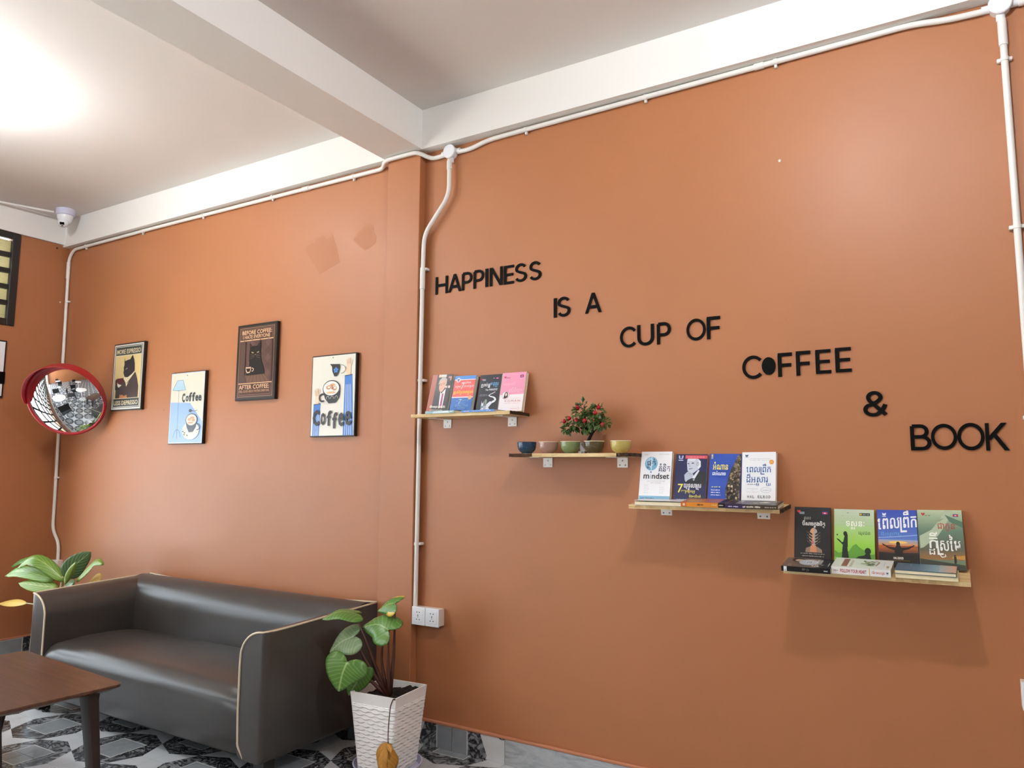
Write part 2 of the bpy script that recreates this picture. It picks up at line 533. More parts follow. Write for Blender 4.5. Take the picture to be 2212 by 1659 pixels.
struct(boxo('ceiling', (XL - 0.15, YF - 0.15, ZC), (XR + 0.15, YB + 0.15, ZC + 0.12), M_CEIL))
struct(boxo('wall_back', (XL - 0.15, YB, 0), (XR + 0.15, YB + 0.15, ZC), M_RUST))
WB = bpy.data.objects['wall_back']
struct(boxo('wall_right', (XR, YF, 0), (XR + 0.15, YB, ZC), M_WHITE))
struct(boxo('wall_front', (XL, YF - 0.15, 0), (XR, YF, ZC), M_RUST))
# left wall with the lattice window, the transom light and a glazed doorway further along
LW = [(-0.15, YF, YB)]
bm = bmesh.new()
x0, x1 = XL - 0.15, XL
WY0, WY1, WZ0, WZ1 = -0.9, 2.38, 0.32, 1.66       # lattice window
TY0, TY1, TZ0, TZ1 = -0.9, 2.475, 2.165, 2.785    # transom window
DY0, DY1, DZ1 = -4.0, -1.05, 2.72                   # doorway
for a, b in (((TY1, 0), (YB, ZC)), ((WY1, 0), (TY1, TZ0)), ((TY0, 0), (WY1, WZ0)), ((TY0, WZ1), (WY1, TZ0)), ((TY0, TZ1), (TY1, ZC)),
             ((DY1, 0), (TY0, ZC)), ((DY0, DZ1), (DY1, ZC)), ((YF, 0), (DY0, ZC))):
    box(bm, (x0, a[0], a[1]), (x1, b[0], b[1]))
struct(obj('wall_left', bm, M_RUST))
portal((XL - 0.2, (WY0 + WY1) / 2, (WZ0 + WZ1) / 2), (0, -PI / 2, 0), WZ1 - WZ0, WY1 - WY0)
portal((XL - 0.2, (TY0 + TY1) / 2, (TZ0 + TZ1) / 2), (0, -PI / 2, 0), TZ1 - TZ0, TY1 - TY0)
portal((XL - 0.2, (DY0 + DY1) / 2, DZ1 / 2), (0, -PI / 2, 0), DZ1, DY1 - DY0)
# pavement outside the shop front
struct(boxo('floor_outside', (XL - 5, YF - 3, -0.3), (XL - 0.15, YB + 3, -0.1), simple('pale_paving', '#b9b7b0', 0.8)))

# white ring beams and the cross beam
struct(boxo('trim_1', (XL, 2.755, 2.785), (-2.42, YB, ZC), M_WHITE))
struct(boxo('trim_2', (-2.18, 2.745, 2.785), (XR, YB, ZC), M_WHITE))
struct(boxo('trim_3', (-2.42, YF, 2.785), (-2.18, YB, ZC), M_WHITE))
struct(boxo('trim_4', (XL, YF, 2.80), (XL + 0.02, 2.755, ZC), M_WHITE))
# pillar
struct(boxo('trim_5', (-2.40, 2.755, 0), (-2.195, YB, 2.785), M_RUST, bev=0.003))
# two dull patches of fresh paint high on the wall
PATCH1 = [(-3.015, 2.407), (-3.005, 2.44), (-2.954, 2.449), (-2.921, 2.473), (-2.888, 2.484), (-2.859, 2.45), (-2.813, 2.472), (-2.791, 2.415), (-2.754, 2.311), (-2.813, 2.294), (-2.9, 2.265), (-2.954, 2.335)]
PATCH2 = [(-2.662, 2.419), (-2.647, 2.449), (-2.606, 2.471), (-2.565, 2.488), (-2.529, 2.478), (-2.522, 2.433), (-2.506, 2.411), (-2.51, 2.379), (-2.545, 2.361), (-2.581, 2.35), (-2.624, 2.377)]
for nm, pts in (('paint_patch', PATCH1), ('paint_patch', PATCH2)):
    obj(nm, prism(bmesh.new(), pts, YB, YB - 0.0005, lambda x, y, d: (x, d, y)), M_RUST2, WB)

# small scars: old nail holes and a white chip in the paint
M_CHIP = simple('bare_plaster_chip', '#e6d9cf', 0.8)
for x, z, r, m_ in ((-0.523, 2.387, 0.006, M_CHIP), (-2.425, 1.83, 0.003, M_HOLE), (-0.52, 1.781, 0.004, M_RUST2), (-3.307, 1.155, 0.0035, M_RUST2), (-4.22, 1.70, 0.0035, M_RUST2), (-4.2, 1.58, 0.003, M_HOLE)):
    obj('wall_scar', prism(bmesh.new(), [(x + r * (0.7 + 0.4 * random.random()) * math.cos(a), z + r * (0.7 + 0.4 * random.random()) * math.sin(a)) for a in (k * PI / 4 for k in range(8))], YB, YB - 0.0004, lambda x, y, d: (x, d, y)), m_, WB)
for y, z, r, m_ in ((2.715, 2.77, 0.006, M_HOLE), (2.764, 2.388, 0.006, M_CHIP)):
    obj('wall_scar', prism(bmesh.new(), [(y + r * math.cos(a), z + r * math.sin(a)) for a in (k * PI / 4 for k in range(8))], XL, XL + 0.0005, lambda x, y, d: (d, x, y)), m_, bpy.data.objects['wall_left'])

# skirting: cut pattern tiles, then plain grey marble, under a painted ledge of mortar
SK = struct(boxo('baseboard_back', (XL, YB - 0.006, 0), (XR, YB, 0.1), M_GROUT))
ks = [-1.981 + k * 0.2585 for k in range(-13, 2)] + [-1.708]
ks = sorted(x for x in ks if x > XL and x < -1.70 and abs(x + 1.7225) > 0.005)
for a, b in zip([XL] + ks, ks + [None]):
    if b is None: break
    boxo('skirting_tile', (a + 0.0015, YB - 0.012, 0.001), (b - 0.0015, YB - 0.004, 0.1), M_SKIRT, SK)
x = -1.708
while x < XR:
    boxo('skirting_tile', (x + 0.0015, YB - 0.013, 0.001), (min(x + 0.6, XR) - 0.0015, YB - 0.004, 0.1), M_MARBLE, SK); x += 0.6
boxo('mortar_ledge', (XL, YB - 0.016, 0.1), (XR, YB, 0.113), M_RUST3, SK, bev=0.004)
SL = struct(boxo('baseboard_left', (XL, TY0, 0), (XL + 0.006, YB - 0.016, 0.1), M_GROUT))
y = YB - 0.016
while y > 0.5:
    boxo('skirting_tile', (XL + 0.004, y - 0.257, 0.001), (XL + 0.012, y, 0.1), M_SKIRTL, SL); y -= 0.26
boxo('mortar_ledge', (XL, TY0, 0.1), (XL + 0.016, YB - 0.02, 0.112), M_RUST3, SL, bev=0.004)

# ------------------------------------------------------------------ windows in the left wall
def glass_frosted():
    m = bpy.data.materials.new('frosted_glass'); m.use_nodes = True; t = m.node_tree
    for n in list(t.nodes): t.nodes.remove(n)
    out = t.nodes.new('ShaderNodeOutputMaterial'); mix = t.nodes.new('ShaderNodeMixShader'); mix.inputs[0].default_value = 0.12
    tr = t.nodes.new('ShaderNodeBsdfTranslucent'); gl = t.nodes.new('ShaderNodeBsdfGlossy'); gl.inputs['Roughness'].default_value = 0.25
    no = t.nodes.new('ShaderNodeTexNoise'); no.inputs['Scale'].default_value = 18
    rp = t.nodes.new('ShaderNodeValToRGB'); rp.color_ramp.elements[0].color = (*srgb('#7d785f'), 1); rp.color_ramp.elements[1].color = (*srgb('#a5a088'), 1)
    t.links.new(no.outputs[0], rp.inputs[0]); t.links.new(rp.outputs[0], tr.inputs[0])
    t.links.new(tr.outputs[0], mix.inputs[1]); t.links.new(gl.outputs[0], mix.inputs[2]); t.links.new(mix.outputs[0], out.inputs[0])
    return m
M_FROST = glass_frosted()
win = struct(boxo('window_1', (XL - 0.02, TY1 - 0.05, TZ0), (XL + 0.012, TY1, TZ1 + 0.012), M_BLACKMET, bev=0.004))
boxo('window_frame', (XL - 0.02, TY0, TZ0), (XL + 0.012, TY1 - 0.05, TZ0 + 0.045), M_BLACKMET, win, 0.004)
boxo('window_frame', (XL - 0.02, TY0, TZ1 - 0.028), (XL + 0.012, TY1 - 0.05, TZ1 + 0.012), M_BLACKMET, win, 0.004)
boxo('window_frame', (XL - 0.02, TY0, TZ0), (XL + 0.012, TY0 + 0.05, TZ1 + 0.012), M_BLACKMET, win, 0.004)
npan = 5; ph = (TZ1 - 0.028 - TZ0 - 0.045) / npan
for k in range(npan):
    z = TZ0 + 0.045 + k * ph
    if k: boxo('glazing_bar', (XL - 0.03, TY0 + 0.05, z - 0.016), (XL - 0.002, TY1 - 0.05, z + 0.016), M_BLACKMET, win)
    for q in range(4):
        ya = TY0 + 0.05 + q * (TY1 - TY0 - 0.1) / 4; yb = ya + (TY1 - TY0 - 0.1) / 4
        boxo('pane', (XL - 0.037, ya - 0.012, z - 0.004), (XL - 0.031, yb + 0.012, z + ph - 0.006), M_FROST, win)
for q in (1, 2, 3):
    ya = TY0 + 0.05 + q * (TY1 - TY0 - 0.1) / 4
    boxo('glazing_bar', (XL - 0.03, ya - 0.015, TZ0), (XL - 0.004, ya + 0.015, TZ1), M_BLACKMET, win)
# lattice window
win2 = struct(boxo('window_2', (XL - 0.03, WY1 - 0.04, WZ0), (XL + 0.01, WY1, WZ1), M_BLACKMET))
boxo('window_frame', (XL - 0.03, WY0, WZ0), (XL + 0.01, WY1 - 0.04, WZ0 + 0.04), M_BLACKMET, win2)
boxo('window_frame', (XL - 0.03, WY0, WZ1 - 0.04), (XL + 0.01, WY1 - 0.04, WZ1), M_BLACKMET, win2)
boxo('window_frame', (XL - 0.03, WY0, WZ0), (XL + 0.01, WY0 + 0.04, WZ1), M_BLACKMET, win2)
bm = bmesh.new()
hh = WZ1 - WZ0; k = -6
for k in range(-6, 16):
    for sg in (1, -1):
        y0_ = WY0 + k * 0.3; y1_ = y0_ + sg * hh * 0.6
        ya, yb = max(WY0, min(WY1, y0_)), None
        t0, t1 = 0.0, 1.0
        d = y1_ - y0_
        for lim, s_ in ((WY0 + 0.02, 1), (WY1 - 0.02, -1)):
            tt = (lim - y0_) / d
            if (d > 0) == (s_ > 0): t0 = max(t0, tt)
            else: t1 = min(t1, tt)
        if t1 - t0 > 0.02:
            tube(bm, [(XL - 0.06, y0_ + d * t0, WZ0 + hh * t0), (XL - 0.06, y0_ + d * t1, WZ0 + hh * t1)], 0.026, 6)
obj('lattice_bars', bm, M_BLACKMET, win2)
# glazed door frame further along
dr = struct(boxo('door_1', (XL - 0.08, DY1 - 0.06, 0), (XL + 0.01, DY1, DZ1), M_BLACKMET))
boxo('door_frame', (XL - 0.08, DY0, 0), (XL + 0.01, DY0 + 0.06, DZ1), M_BLACKMET, dr)
boxo('door_frame', (XL - 0.08, DY0, DZ1 - 0.06), (XL + 0.01, DY1, DZ1), M_BLACKMET, dr)
boxo('door_frame', (XL - 0.06, (DY0 + DY1) / 2 - 0.03, 0), (XL, (DY0 + DY1) / 2 + 0.03, DZ1), M_BLACKMET, dr)

# framed notice on the left wall, only its right edge in view
t_ = thing('wall_sign', 'framed white notice with black edge on left wall under the transom window', 'sign', T(XL, 2.3, 1.87))
boxo('frame', (0.0, -0.14, -0.19), (0.014, 0.14, 0.19), M_FRAMEB, t_, 0.002)
boxo('sheet', (0.012, -0.13, -0.18), (0.0155, 0.13, 0.18), M_PLATE, t_)
boxo('clip', (0.014, 0.105, -0.10), (0.022, 0.14, -0.02), M_BLACK, t_)

# ================================================================== LAMPS
def emit_mat(w):
    m = bpy.data.materials.new('lit_bulb'); m.use_nodes = True; t = m.node_tree
    for n in list(t.nodes): t.nodes.remove(n)
    o = t.nodes.new('ShaderNodeOutputMaterial'); e = t.nodes.new('ShaderNodeEmission')
    area = 4 * PI * 0.045 ** 2
    e.inputs[0].default_value = (*LAMP_COL, 1); e.inputs[1].default_value = w / (area * PI)
    t.links.new(e.outputs[0], o.inputs[0]); return m
for k, (x, y, lab) in enumerate(((-3.85, 1.35, 'round white bulb on ceiling of the left bay, lit'), (-0.25, 1.25, 'round white bulb on ceiling of the right bay, lit'),
                                 (-2.6, -1.9, 'round white bulb on ceiling beside the glazed doorway, lit'), (0.9, -1.6, 'round white bulb on ceiling behind the viewer, lit'))):
    t_ = thing('ceiling_lamp', lab, 'lamp', T(x, y, ZC), 'ceiling bulbs')
    obj('lamp_holder', lathe(bmesh.new(), [(0, 0), (0.05, 0), (0.05, -0.012), (0.024, -0.02), (0.022, -0.095), (0, -0.095)], 20), M_PVC, t_, sharp=40)
    bm = bmesh.new(); bmesh.ops.create_icosphere(bm, subdivisions=3, radius=0.045, matrix=T(0, 0, -0.135))
    obj('bulb', bm, emit_mat(LAMP_W[k]), t_, True)

# ================================================================== SOFA
SX0, SX1, SY0, SY1 = -4.18, -2.40, 2.10, 2.76
sofa = thing('sofa', 'small grey leatherette sofa with cream piping against the rust wall', 'sofa', T((SX0 + SX1) / 2, (SY0 + SY1) / 2, 0))
sofa_inv = sofa.matrix_world.inverted()
def sobj(name, bm, mat, smooth=False, sharp=None):
    for v in bm.verts: v.co = sofa_inv @ v.co
    return obj(name, bm, mat, sofa, smooth, sharp)
AW, ZT, ZB = 0.145, 0.60, 0.075
def roll_prof(n=12, aw=AW, zt=ZT, a=0.125, b=0.115):
    """(distance in from the outer face, z): outer face, seam on top, soft roll down to the inner face"""
    p = [(0.0, ZB + 0.02), (0.0, zt - 0.012), (0.006, zt)]
    for k in range(1, n + 1):
        th = PI / 2 * k / n
        p.append((aw - a + a * math.sin(th), zt - b + b * math.cos(th)))
    p += [(aw, ZB + 0.02), (aw - 0.015, ZB), (0.015, ZB)]
    return p
def arm_top(y): return 0.575 + (ZT - 0.575) * (y - SY0) / (SY1 - SY0)
def arm(side):
    """side +1: right arm (outer face at SX1), -1: left arm"""
    bm = bmesh.new(); rings = []
    P = roll_prof(); r = 0.028
    ys = [SY0 + r * (1 - math.cos(PI / 2 * k / 5)) for k in range(6)] + [SY0 + 0.1 + (SY1 - SY0 - 0.1) * k / 6 for k in range(7)]
    for y in ys:
        ins = 0.0
        if y < SY0 + r: ins = r - math.sqrt(max(0, r * r - (SY0 + r - y) ** 2))
        row = []
        for d, z in P:
            zz = z * arm_top(y) / ZT if z > 0.2 else z
            dd = max(d, ins) if d < 0.03 else d
            row.append(bm.verts.new(((SX1 - dd) if side > 0 else (SX0 + dd), y, zz)))
        rings.append(row)
    n = len(P)
    for a, b in zip(rings, rings[1:]):
        for k in range(n): bm.faces.new((a[k], a[(k + 1) % n], b[(k + 1) % n], b[k]))
    bm.faces.new(rings[0]); bm.faces.new(rings[-1][::-1])
    return sobj('armrest', bm, M_LEATHER, sharp=50)
arm(1); arm(-1)
# back rest
bm = bmesh.new(); rows = []
P = [(0.0, ZB + 0.02), (0.0, ZT - 0.03), (0.006, ZT - 0.014), (0.022, ZT - 0.001)]
for k in range(13):
    th = PI / 2 * k / 12
    P.append((0.055 + 0.125 * math.sin(th), ZT - 0.135 + 0.143 * math.cos(th)))
P += [(0.18, ZB + 0.02), (0.165, ZB), (0.015, ZB)]
for k in range(13):
    x = SX0 + 0.02 + (SX1 - SX0 - 0.04) * k / 12
    rows.append([bm.verts.new((x, SY1 - d, z)) for d, z in P])
for a, b in zip(rows, rows[1:]):
    for k in range(len(P)): bm.faces.new((a[k], a[(k + 1) % len(P)], b[(k + 1) % len(P)], b[k]))
bm.faces.new(rows[0]); bm.faces.new(rows[-1][::-1])
sobj('backrest', bm, M_LEATHER, sharp=50)
# seat: bulging front rolled over into the top
bm = bmesh.new(); P = [(2.62, 0.075), (2.125, 0.075), (2.108, 0.09), (2.10, 0.16), (2.096, 0.24)]
for k in range(9):
    th = PI / 2 * k / 8
    P.append((2.185 - 0.09 * math.cos(th), 0.262 + 0.082 * math.sin(th)))
P += [(2.30, 0.352), (2.42, 0.35), (2.52, 0.342), (2.62, 0.325)]
rows = []; nx = 24
for k in range(nx + 1):
    t = k / nx; x = SX0 + AW - 0.02 + (SX1 - SX0 - 2 * AW + 0.04) * t
    e = min(t, 1 - t) * (SX1 - SX0 - 2 * AW)
    dz = -0.018 * math.exp(-e / 0.035) + 0.004 * math.sin(PI * t)
    rows.append([bm.verts.new((x, y + (0.010 * math.exp(-e / 0.03) if y < 2.2 else 0), z + (dz if z > 0.25 else 0))) for y, z in P])
for a, b in zip(rows, rows[1:]):
    for q in range(len(P)): bm.faces.new((a[q], a[(q + 1) % len(P)], b[(q + 1) % len(P)], b[q]))
bm.faces.new(rows[0]); bm.faces.new(rows[-1][::-1])
sobj('seat', bm, M_LEATHER, sharp=50)
# piping: up the inner edge of each arm front, over the roll and back along the outer seam
def piping(side):
    X = (lambda d: SX1 - d) if side > 0 else (lambda d: SX0 + d)
    path = [(X(AW - 0.035), SY0 + 0.004, ZB + 0.005), (X(AW - 0.005), SY0 - 0.001, ZB + 0.05), (X(AW), SY0 - 0.002, 0.25), (X(AW), SY0 - 0.002, 0.44)]
    for k in range(11, -1, -1):
        th = PI / 2 * k / 12
        path.append((X(AW - 0.125 + 0.125 * math.sin(th)), SY0 - 0.001, (ZT - 0.115 + 0.115 * math.cos(th)) * 0.575 / ZT + 0.002))
    path += [(X(0.010), SY0 + 0.03, arm_top(SY0) + 0.002), (X(0.004), SY0 + 0.1, arm_top(SY0 + 0.1) + 0.001)]
    for k in range(1, 8):
        y = SY0 + 0.1 + (SY1 - SY0 - 0.11) * k / 7
        path.append((X(0.003), y, arm_top(y) + 0.001))
    sobj('piping', tube(bmesh.new(), fillet(path, 0.01, 2), 0.0045, 8), M_PIPING, True)
piping(1); piping(-1)
sobj('piping', tube(bmesh.new(), [(SX0 + 0.005 + (SX1 - SX0 - 0.01) * k / 24, SY1 - 0.001, ZT + 0.001 - 0.014 * min(1, 6 * min(k, 24 - k) / 24)) for k in range(25)], 0.0045, 8), M_PIPING, True)
# vertical seam where the outer shell meets the inner face, at the left arm corner
sobj('piping', tube(bmesh.new(), [(SX0 + 0.002, SY0 + 0.012, ZB + 0.01), (SX0 + 0.002, SY0 + 0.012, 0.3), (SX0 + 0.003, SY0 + 0.014, 0.54), (SX0 + 0.015, SY0 + 0.03, 0.572)], 0.003, 6), M_PIPING, True)
for x in (SX0 + 0.07, SX1 - 0.045):
    for y in (SY0 + 0.055, SY1 - 0.07):
        sobj('leg', box(bmesh.new(), (x - 0.03, y - 0.03, 0.0), (x + 0.03, y + 0.03, ZB + 0.002), 0.003), M_BLACKMET)

# ================================================================== COFFEE TABLE
ct = thing('coffee_table', 'low walnut coffee table with splayed tapered legs before the sofa', 'table', T(-3.19, 1.52, 0) @ Matrix.Rotation(math.radians(-4.5), 4, 'Z'))
def rrect(x0, y0, x1, y1, r, n=6):
    out = []
    for cx, cy, a0 in ((x1 - r, y1 - r, 0), (x0 + r, y1 - r, 90), (x0 + r, y0 + r, 180), (x1 - r, y0 + r, 270)):
        for k in range(n + 1):
            a = math.radians(a0 + 90 * k / n); out.append((cx + r * math.cos(a), cy + r * math.sin(a)))
    return out
bm = bmesh.new()
rings = []
for ins, z in ((0.03, 0.396), (0.004, 0.408), (0.0, 0.411), (0.0, 0.419), (0.002, 0.421)):
    rings.append([bm.verts.new((x, y, z)) for x, y in rrect(-0.425 + ins, -0.25 + ins, 0.425 - ins, 0.25 - ins, 0.035 - ins * 0.4)])
n = len(rings[0])
for a, b in zip(rings, rings[1:]):
    for k in range(n): bm.faces.new((a[k], a[(k + 1) % n], b[(k + 1) % n], b[k]))
bm.faces.new(rings[0][::-1]); bm.faces.new(rings[-1])
obj('tabletop', bm, M_WALNUT, ct, sharp=35)
for sx in (1, -1):
    for sy in (1, -1):
        bm = bmesh.new(); rows = []
        for t in (0, 0.06, 0.5, 0.93, 1):
            z = 0.4 * t; w_ = 0.044 + 0.032 * t
            cx = sx * (0.46 - 0.115 * t); cy = sy * (0.155 + 0.005 * t)
            if t == 1: w_ += 0.012
            rows.append([bm.verts.new((cx + px * w_ / 2, cy + py * (w_ * 0.62) / 2, z)) for px, py in ((-1, -0.7), (-0.7, -1), (0.7, -1), (1, -0.7), (1, 0.7), (0.7, 1), (-0.7, 1), (-1, 0.7))])
        for a, b in zip(rows, rows[1:]):
            for k in range(8): bm.faces.new((a[k], a[(k + 1) % 8], b[(k + 1) % 8], b[k]))
        bm.faces.new(rows[0][::-1]); bm.faces.new(rows[-1])
        obj('leg', bm, M_DARKLEG, ct, sharp=50)

# ================================================================== LEAVES
def leaf(name, parent, mat, pts, width, normal, shape='heart', cup=0.12, nseg=12, fold=0.0, wave=0.0, label=None):
    """leaf blade along a 3D midrib; 'normal' is the way its upper face looks"""
    mid = [Vector(p) for p in pts]
    # resample with a Catmull-Rom curve
    P = [mid[0] * 2 - mid[1]] + mid + [mid[-1] * 2 - mid[-2]]
    path = []
    segs = len(mid) - 1
    for i in range(nseg + 1):
        u = i / nseg * segs; k = min(int(u), segs - 1); t = u - k
        a, b, c, d = P[k], P[k + 1], P[k + 2], P[k + 3]
        path.append(0.5 * (2 * b + (c - a) * t + (2 * a - 5 * b + 4 * c - d) * t * t + (3 * b - a - 3 * c + d) * t ** 3))
    N0 = Vector(normal).normalized()
    bm = bmesh.new(); uvl = bm.loops.layers.uv.new('UVMap'); rows = []; nv = 6; uvs = {}
    if shape == 'heart':
        half = [(0.015, -0.015), (0.07, -0.10), (0.17, -0.19), (0.29, -0.23), (0.41, -0.20), (0.50, -0.10), (0.545, 0.04), (0.55, 0.20), (0.51, 0.38), (0.42, 0.57), (0.30, 0.74), (0.16, 0.89), (0.06, 0.97), (0.0, 1.0)]
        line = half + [(-x, y) for x, y in half[-2::-1]]
        def at(y):
            u = max(0.0, min(1.0, y)) * nseg; k = min(int(u), nseg - 1)
            q = path[k].lerp(path[k + 1], u - k)
            d = (path[k + 1] - path[k]).normalized()
            if y < 0: q = path[0] + d * (y * (path[-1] - path[0]).length)
            s = d.cross(N0).normalized(); return q, s, s.cross(d).normalized()
        for ring in range(7):
            sc = (0.02, 0.2, 0.4, 0.6, 0.78, 0.91, 1.0)[ring]; row = []
            for x, y in line:
                X, Y = x * sc, y * sc
                q, s, nrm = at(Y); e = X / 0.55
                v = bm.verts.new(q + s * (e * width) + nrm * (-cup * width * e * e + fold * width * abs(e) - 0.10 * width * max(0, sc - 0.8) * 3 * (1 if y < 0.9 else 0)))
                uvs[v] = (0.5 + e * 0.5, max(0.0, Y)); row.append(v)
            rows.append(row)
        n_ = len(line)
        for a, b in zip(rows, rows[1:]):
            for j in range(n_ - 1):
                f = bm.faces.new((a[j], a[j + 1], b[j + 1], b[j]))
                for lp in f.loops: lp[uvl].uv = uvs[lp.vert]
        rows = []; path = []
    for i, p in enumerate(path):
        t = i / nseg
        d = (path[min(i + 1, nseg)] - path[max(i - 1, 0)]).normalized()
        s = d.cross(N0).normalized(); nrm = s.cross(d).normalized()
        if shape == 'heart':
            w = width * (max(0.0, math.sin(PI * min(1, t * 0.80 + 0.20)) ** 0.72)) * (1.0 - 0.12 * t)
            back = -0.62 * max(0.0, 1 - t * 2.6)
        elif shape == 'lance':
            w = width * (math.sin(PI * min(1.0, 0.03 + 0.97 * t)) ** 0.8); back = 0.0
        else:
            w = width * math.sin(PI * min(1.0, 0.05 + 0.95 * t ** 0.75)) ** 0.6; back = 0.0
        row = []
        for j in range(-nv, nv + 1):
            e = j / nv
            q = p + s * (e * w) + d * (back * width * 1.25 * (abs(e) ** 1.2)) + nrm * (-cup * width * e * e + fold * width * abs(e) + wave * width * math.sin(t * 14 + j) * abs(e))
            v = bm.verts.new(q); uvs[v] = (0.5 + e * 0.5, t); row.append(v)
        rows.append(row)
    for a, b in zip(rows, rows[1:]):
        for j in range(2 * nv):
            f = bm.faces.new((a[j], a[j + 1], b[j + 1], b[j]))
            for lp in f.loops: lp[uvl].uv = uvs[lp.vert]
    inv = parent.matrix_world.inverted()
    for v in bm.verts: v.co = inv @ v.co
    me = bpy.data.meshes.new(name); bm.normal_update(); bm.to_mesh(me); bm.free()
    o = link_mesh(name, me, mat, parent, True)
    sol = o.modifiers.new('thickness', 'SOLIDIFY'); sol.thickness = 0.0012; sol.offset = 0
    if label: o['label'] = label
    return o
def stem(parent, pts, r, mat=None, name='stem'):
    inv = parent.matrix_world.inverted()
    P = fillet([inv @ Vector(p) for p in pts], 0.08, 5); n = len(P)
    rs = [r[0] + (r[1] - r[0]) * i / (n - 1) for i in range(n)] if isinstance(r, tuple) else r
    return obj(name, tube(bmesh.new(), P, rs, 8), mat or M_STEM, parent, True)

# ------------------------------------------------------------------ big planter with heart-leaved plant
PX, PY, PA = -2.093, 2.492, math.radians(4.5)
PZ0, PZ1, PH0, PH1 = 0.012, 0.322, 0.085, 0.113
pl = thing('potted_plant', 'heart-leaved plant in a white wave-textured square planter beside the sofa', 'plant', T(PX, PY, 0) @ Matrix.Rotation(PA, 4, 'Z'))
pot = bmesh.new()
nu, nv = 48, 190
def pot_side(q):
    """one wall of the planter with its rows of raised waves"""
    grid = []
    for j in range(nv + 1):
        t = j / nv; z = PZ0 + (PZ1 - PZ0) * t; h = PH0 + (PH1 - PH0) * t
        row = []
        for i in range(nu + 1):
            u = -1 + 2 * i / nu; d = 0.0
            if 0.045 < t < 0.86 and abs(u) < 0.985:
                rowf = (t - 0.045) / 0.815 * 17
                bound = lambda k: k + 0.30 * math.sin(u * PI * 4 + (PI if k % 2 else 0))
                k0 = int(math.floor(rowf))
                kk = max(k for k in (k0 - 1, k0, k0 + 1) if bound(k) <= rowf)
                fr_ = (rowf - bound(kk)) / max(0.05, bound(kk + 1) - bound(kk))
                d = 0.0075 * min(1, fr_ / 0.2) * (1 - min(1, fr_)) * min(1, (1 - abs(u)) / 0.06)
            p = Vector((u * h, -h - d, z))
            row.append(pot.verts.new(Matrix.Rotation(q * PI / 2, 3, 'Z') @ p))
        grid.append(row)
    for a, b in zip(grid, grid[1:]):
        for i in range(nu): pot.faces.new((a[i], a[i + 1], b[i + 1], b[i]))
for q in range(4): pot_side(q)
def sqring(h, z): return [pot.verts.new(p) for p in ((-h, -h, z), (h, -h, z), (h, h, z), (-h, h, z))]
rg = [sqring(PH1, PZ1), sqring(PH1 - 0.006, PZ1), sqring(PH1 - 0.012, PZ1 - 0.07)]
for a, b in zip(rg, rg[1:]):
    for k in range(4): pot.faces.new((a[k], a[(k + 1) % 4], b[(k + 1) % 4], b[k]))
pot.faces.new(sqring(PH0, PZ0)[::-1])
bmesh.ops.remove_doubles(pot, verts=pot.verts, dist=0.00005)
obj('planter', pot, M_POT, pl, sharp=60)
bm = bmesh.new(); g = []
for i in range(17):
    g.append([bm.verts.new(((-1 + i / 8) * 0.1005, (-1 + j / 8) * 0.1005, PZ1 - 0.035 + 0.012 * random.random() + (0.016 if i > 9 and j > 9 else 0))) for j in range(17)])
for i in range(16):
    for j in range(16): bm.faces.new((g[i][j], g[i + 1][j], g[i + 1][j + 1], g[i][j + 1]))
obj('soil', bm, M_SOIL, pl)
sc_ = thing('plant_saucer', 'round white plastic saucer under the white planter', 'saucer', T(PX, PY, 0))
obj('dish', lathe(bmesh.new(), [(0, 0.009), (0.128, 0.009), (0.138, 0.032), (0.143, 0.032), (0.128, 0.0), (0, 0.0)], 40), M_LAV, sc_, sharp=40)
B = Vector((-2.098, 2.49, 0.285))
def st(*pts, r=(0.0085, 0.0035)): stem(pl, [B + Vector((random.uniform(-.012, .012), random.uniform(-.012, .012), 0))] + [Vector(p) for p in pts], r)
st((-2.16, 2.44, 0.47), (-2.226, 2.42, 0.623))
st((-2.18, 2.43, 0.44), (-2.21, 2.40, 0.533))
st((-2.125, 2.47, 0.43), (-2.10, 2.46, 0.56))
st((-2.085, 2.47, 0.43), (-2.055, 2.435, 0.572))
st((-2.07, 2.49, 0.48), (-2.058, 2.475, 0.672))
st((-2.16, 2.44, 0.36), (-2.20, 2.37, 0.437))
leaf('leaf', pl, M_LEAFG, [(-2.204, 2.355, 0.440), (-2.211, 2.335, 0.395), (-2.218, 2.325, 0.328)], 0.093, (0.45, -0.85, 0.35), 'heart', 0.10)
leaf('leaf', pl, M_LEAFS, [(-2.21, 2.40, 0.533), (-2.255, 2.375, 0.512), (-2.309, 2.36, 0.464)], 0.072, (0.25, -0.75, 0.75), 'heart', 0.16, label='silver-green heart-shaped leaf')
leaf('leaf', pl, M_LEAFG, [(-2.226, 2.42, 0.623), (-2.27, 2.37, 0.632), (-2.318, 2.32, 0.602)], 0.068, (-0.15, -0.40, 0.92), 'heart', 0.18)
leaf('leaf', pl, M_LEAFG, [(-2.055, 2.43, 0.572), (-2.12, 2.44, 0.585), (-2.215, 2.45, 0.560)], 0.070, (0.25, -0.72, 0.62), 'heart', 0.25)
leaf('leaf', pl, M_LEAFY, [(-2.055, 2.47, 0.672), (-2.10, 2.48, 0.662), (-2.165, 2.49, 0.625)], 0.052, (0.10, -0.70, 0.68), 'heart', 0.30, label='green leaf with yellowed edges')
leaf('leaf', pl, M_LEAFG, [(-2.165, 2.40, 0.40), (-2.185, 2.39, 0.35), (-2.215, 2.38, 0.300)], 0.055, (0.75, -0.6, 0.2), 'heart', 0.15)
leaf('leaf', pl, M_LEAFYE, [(-2.245, 2.50, 0.338), (-2.262, 2.49, 0.31), (-2.285, 2.49, 0.285)], 0.035, (0.6, -0.7, 0.3), 'lance', 0.3, label='withered yellow leaf')
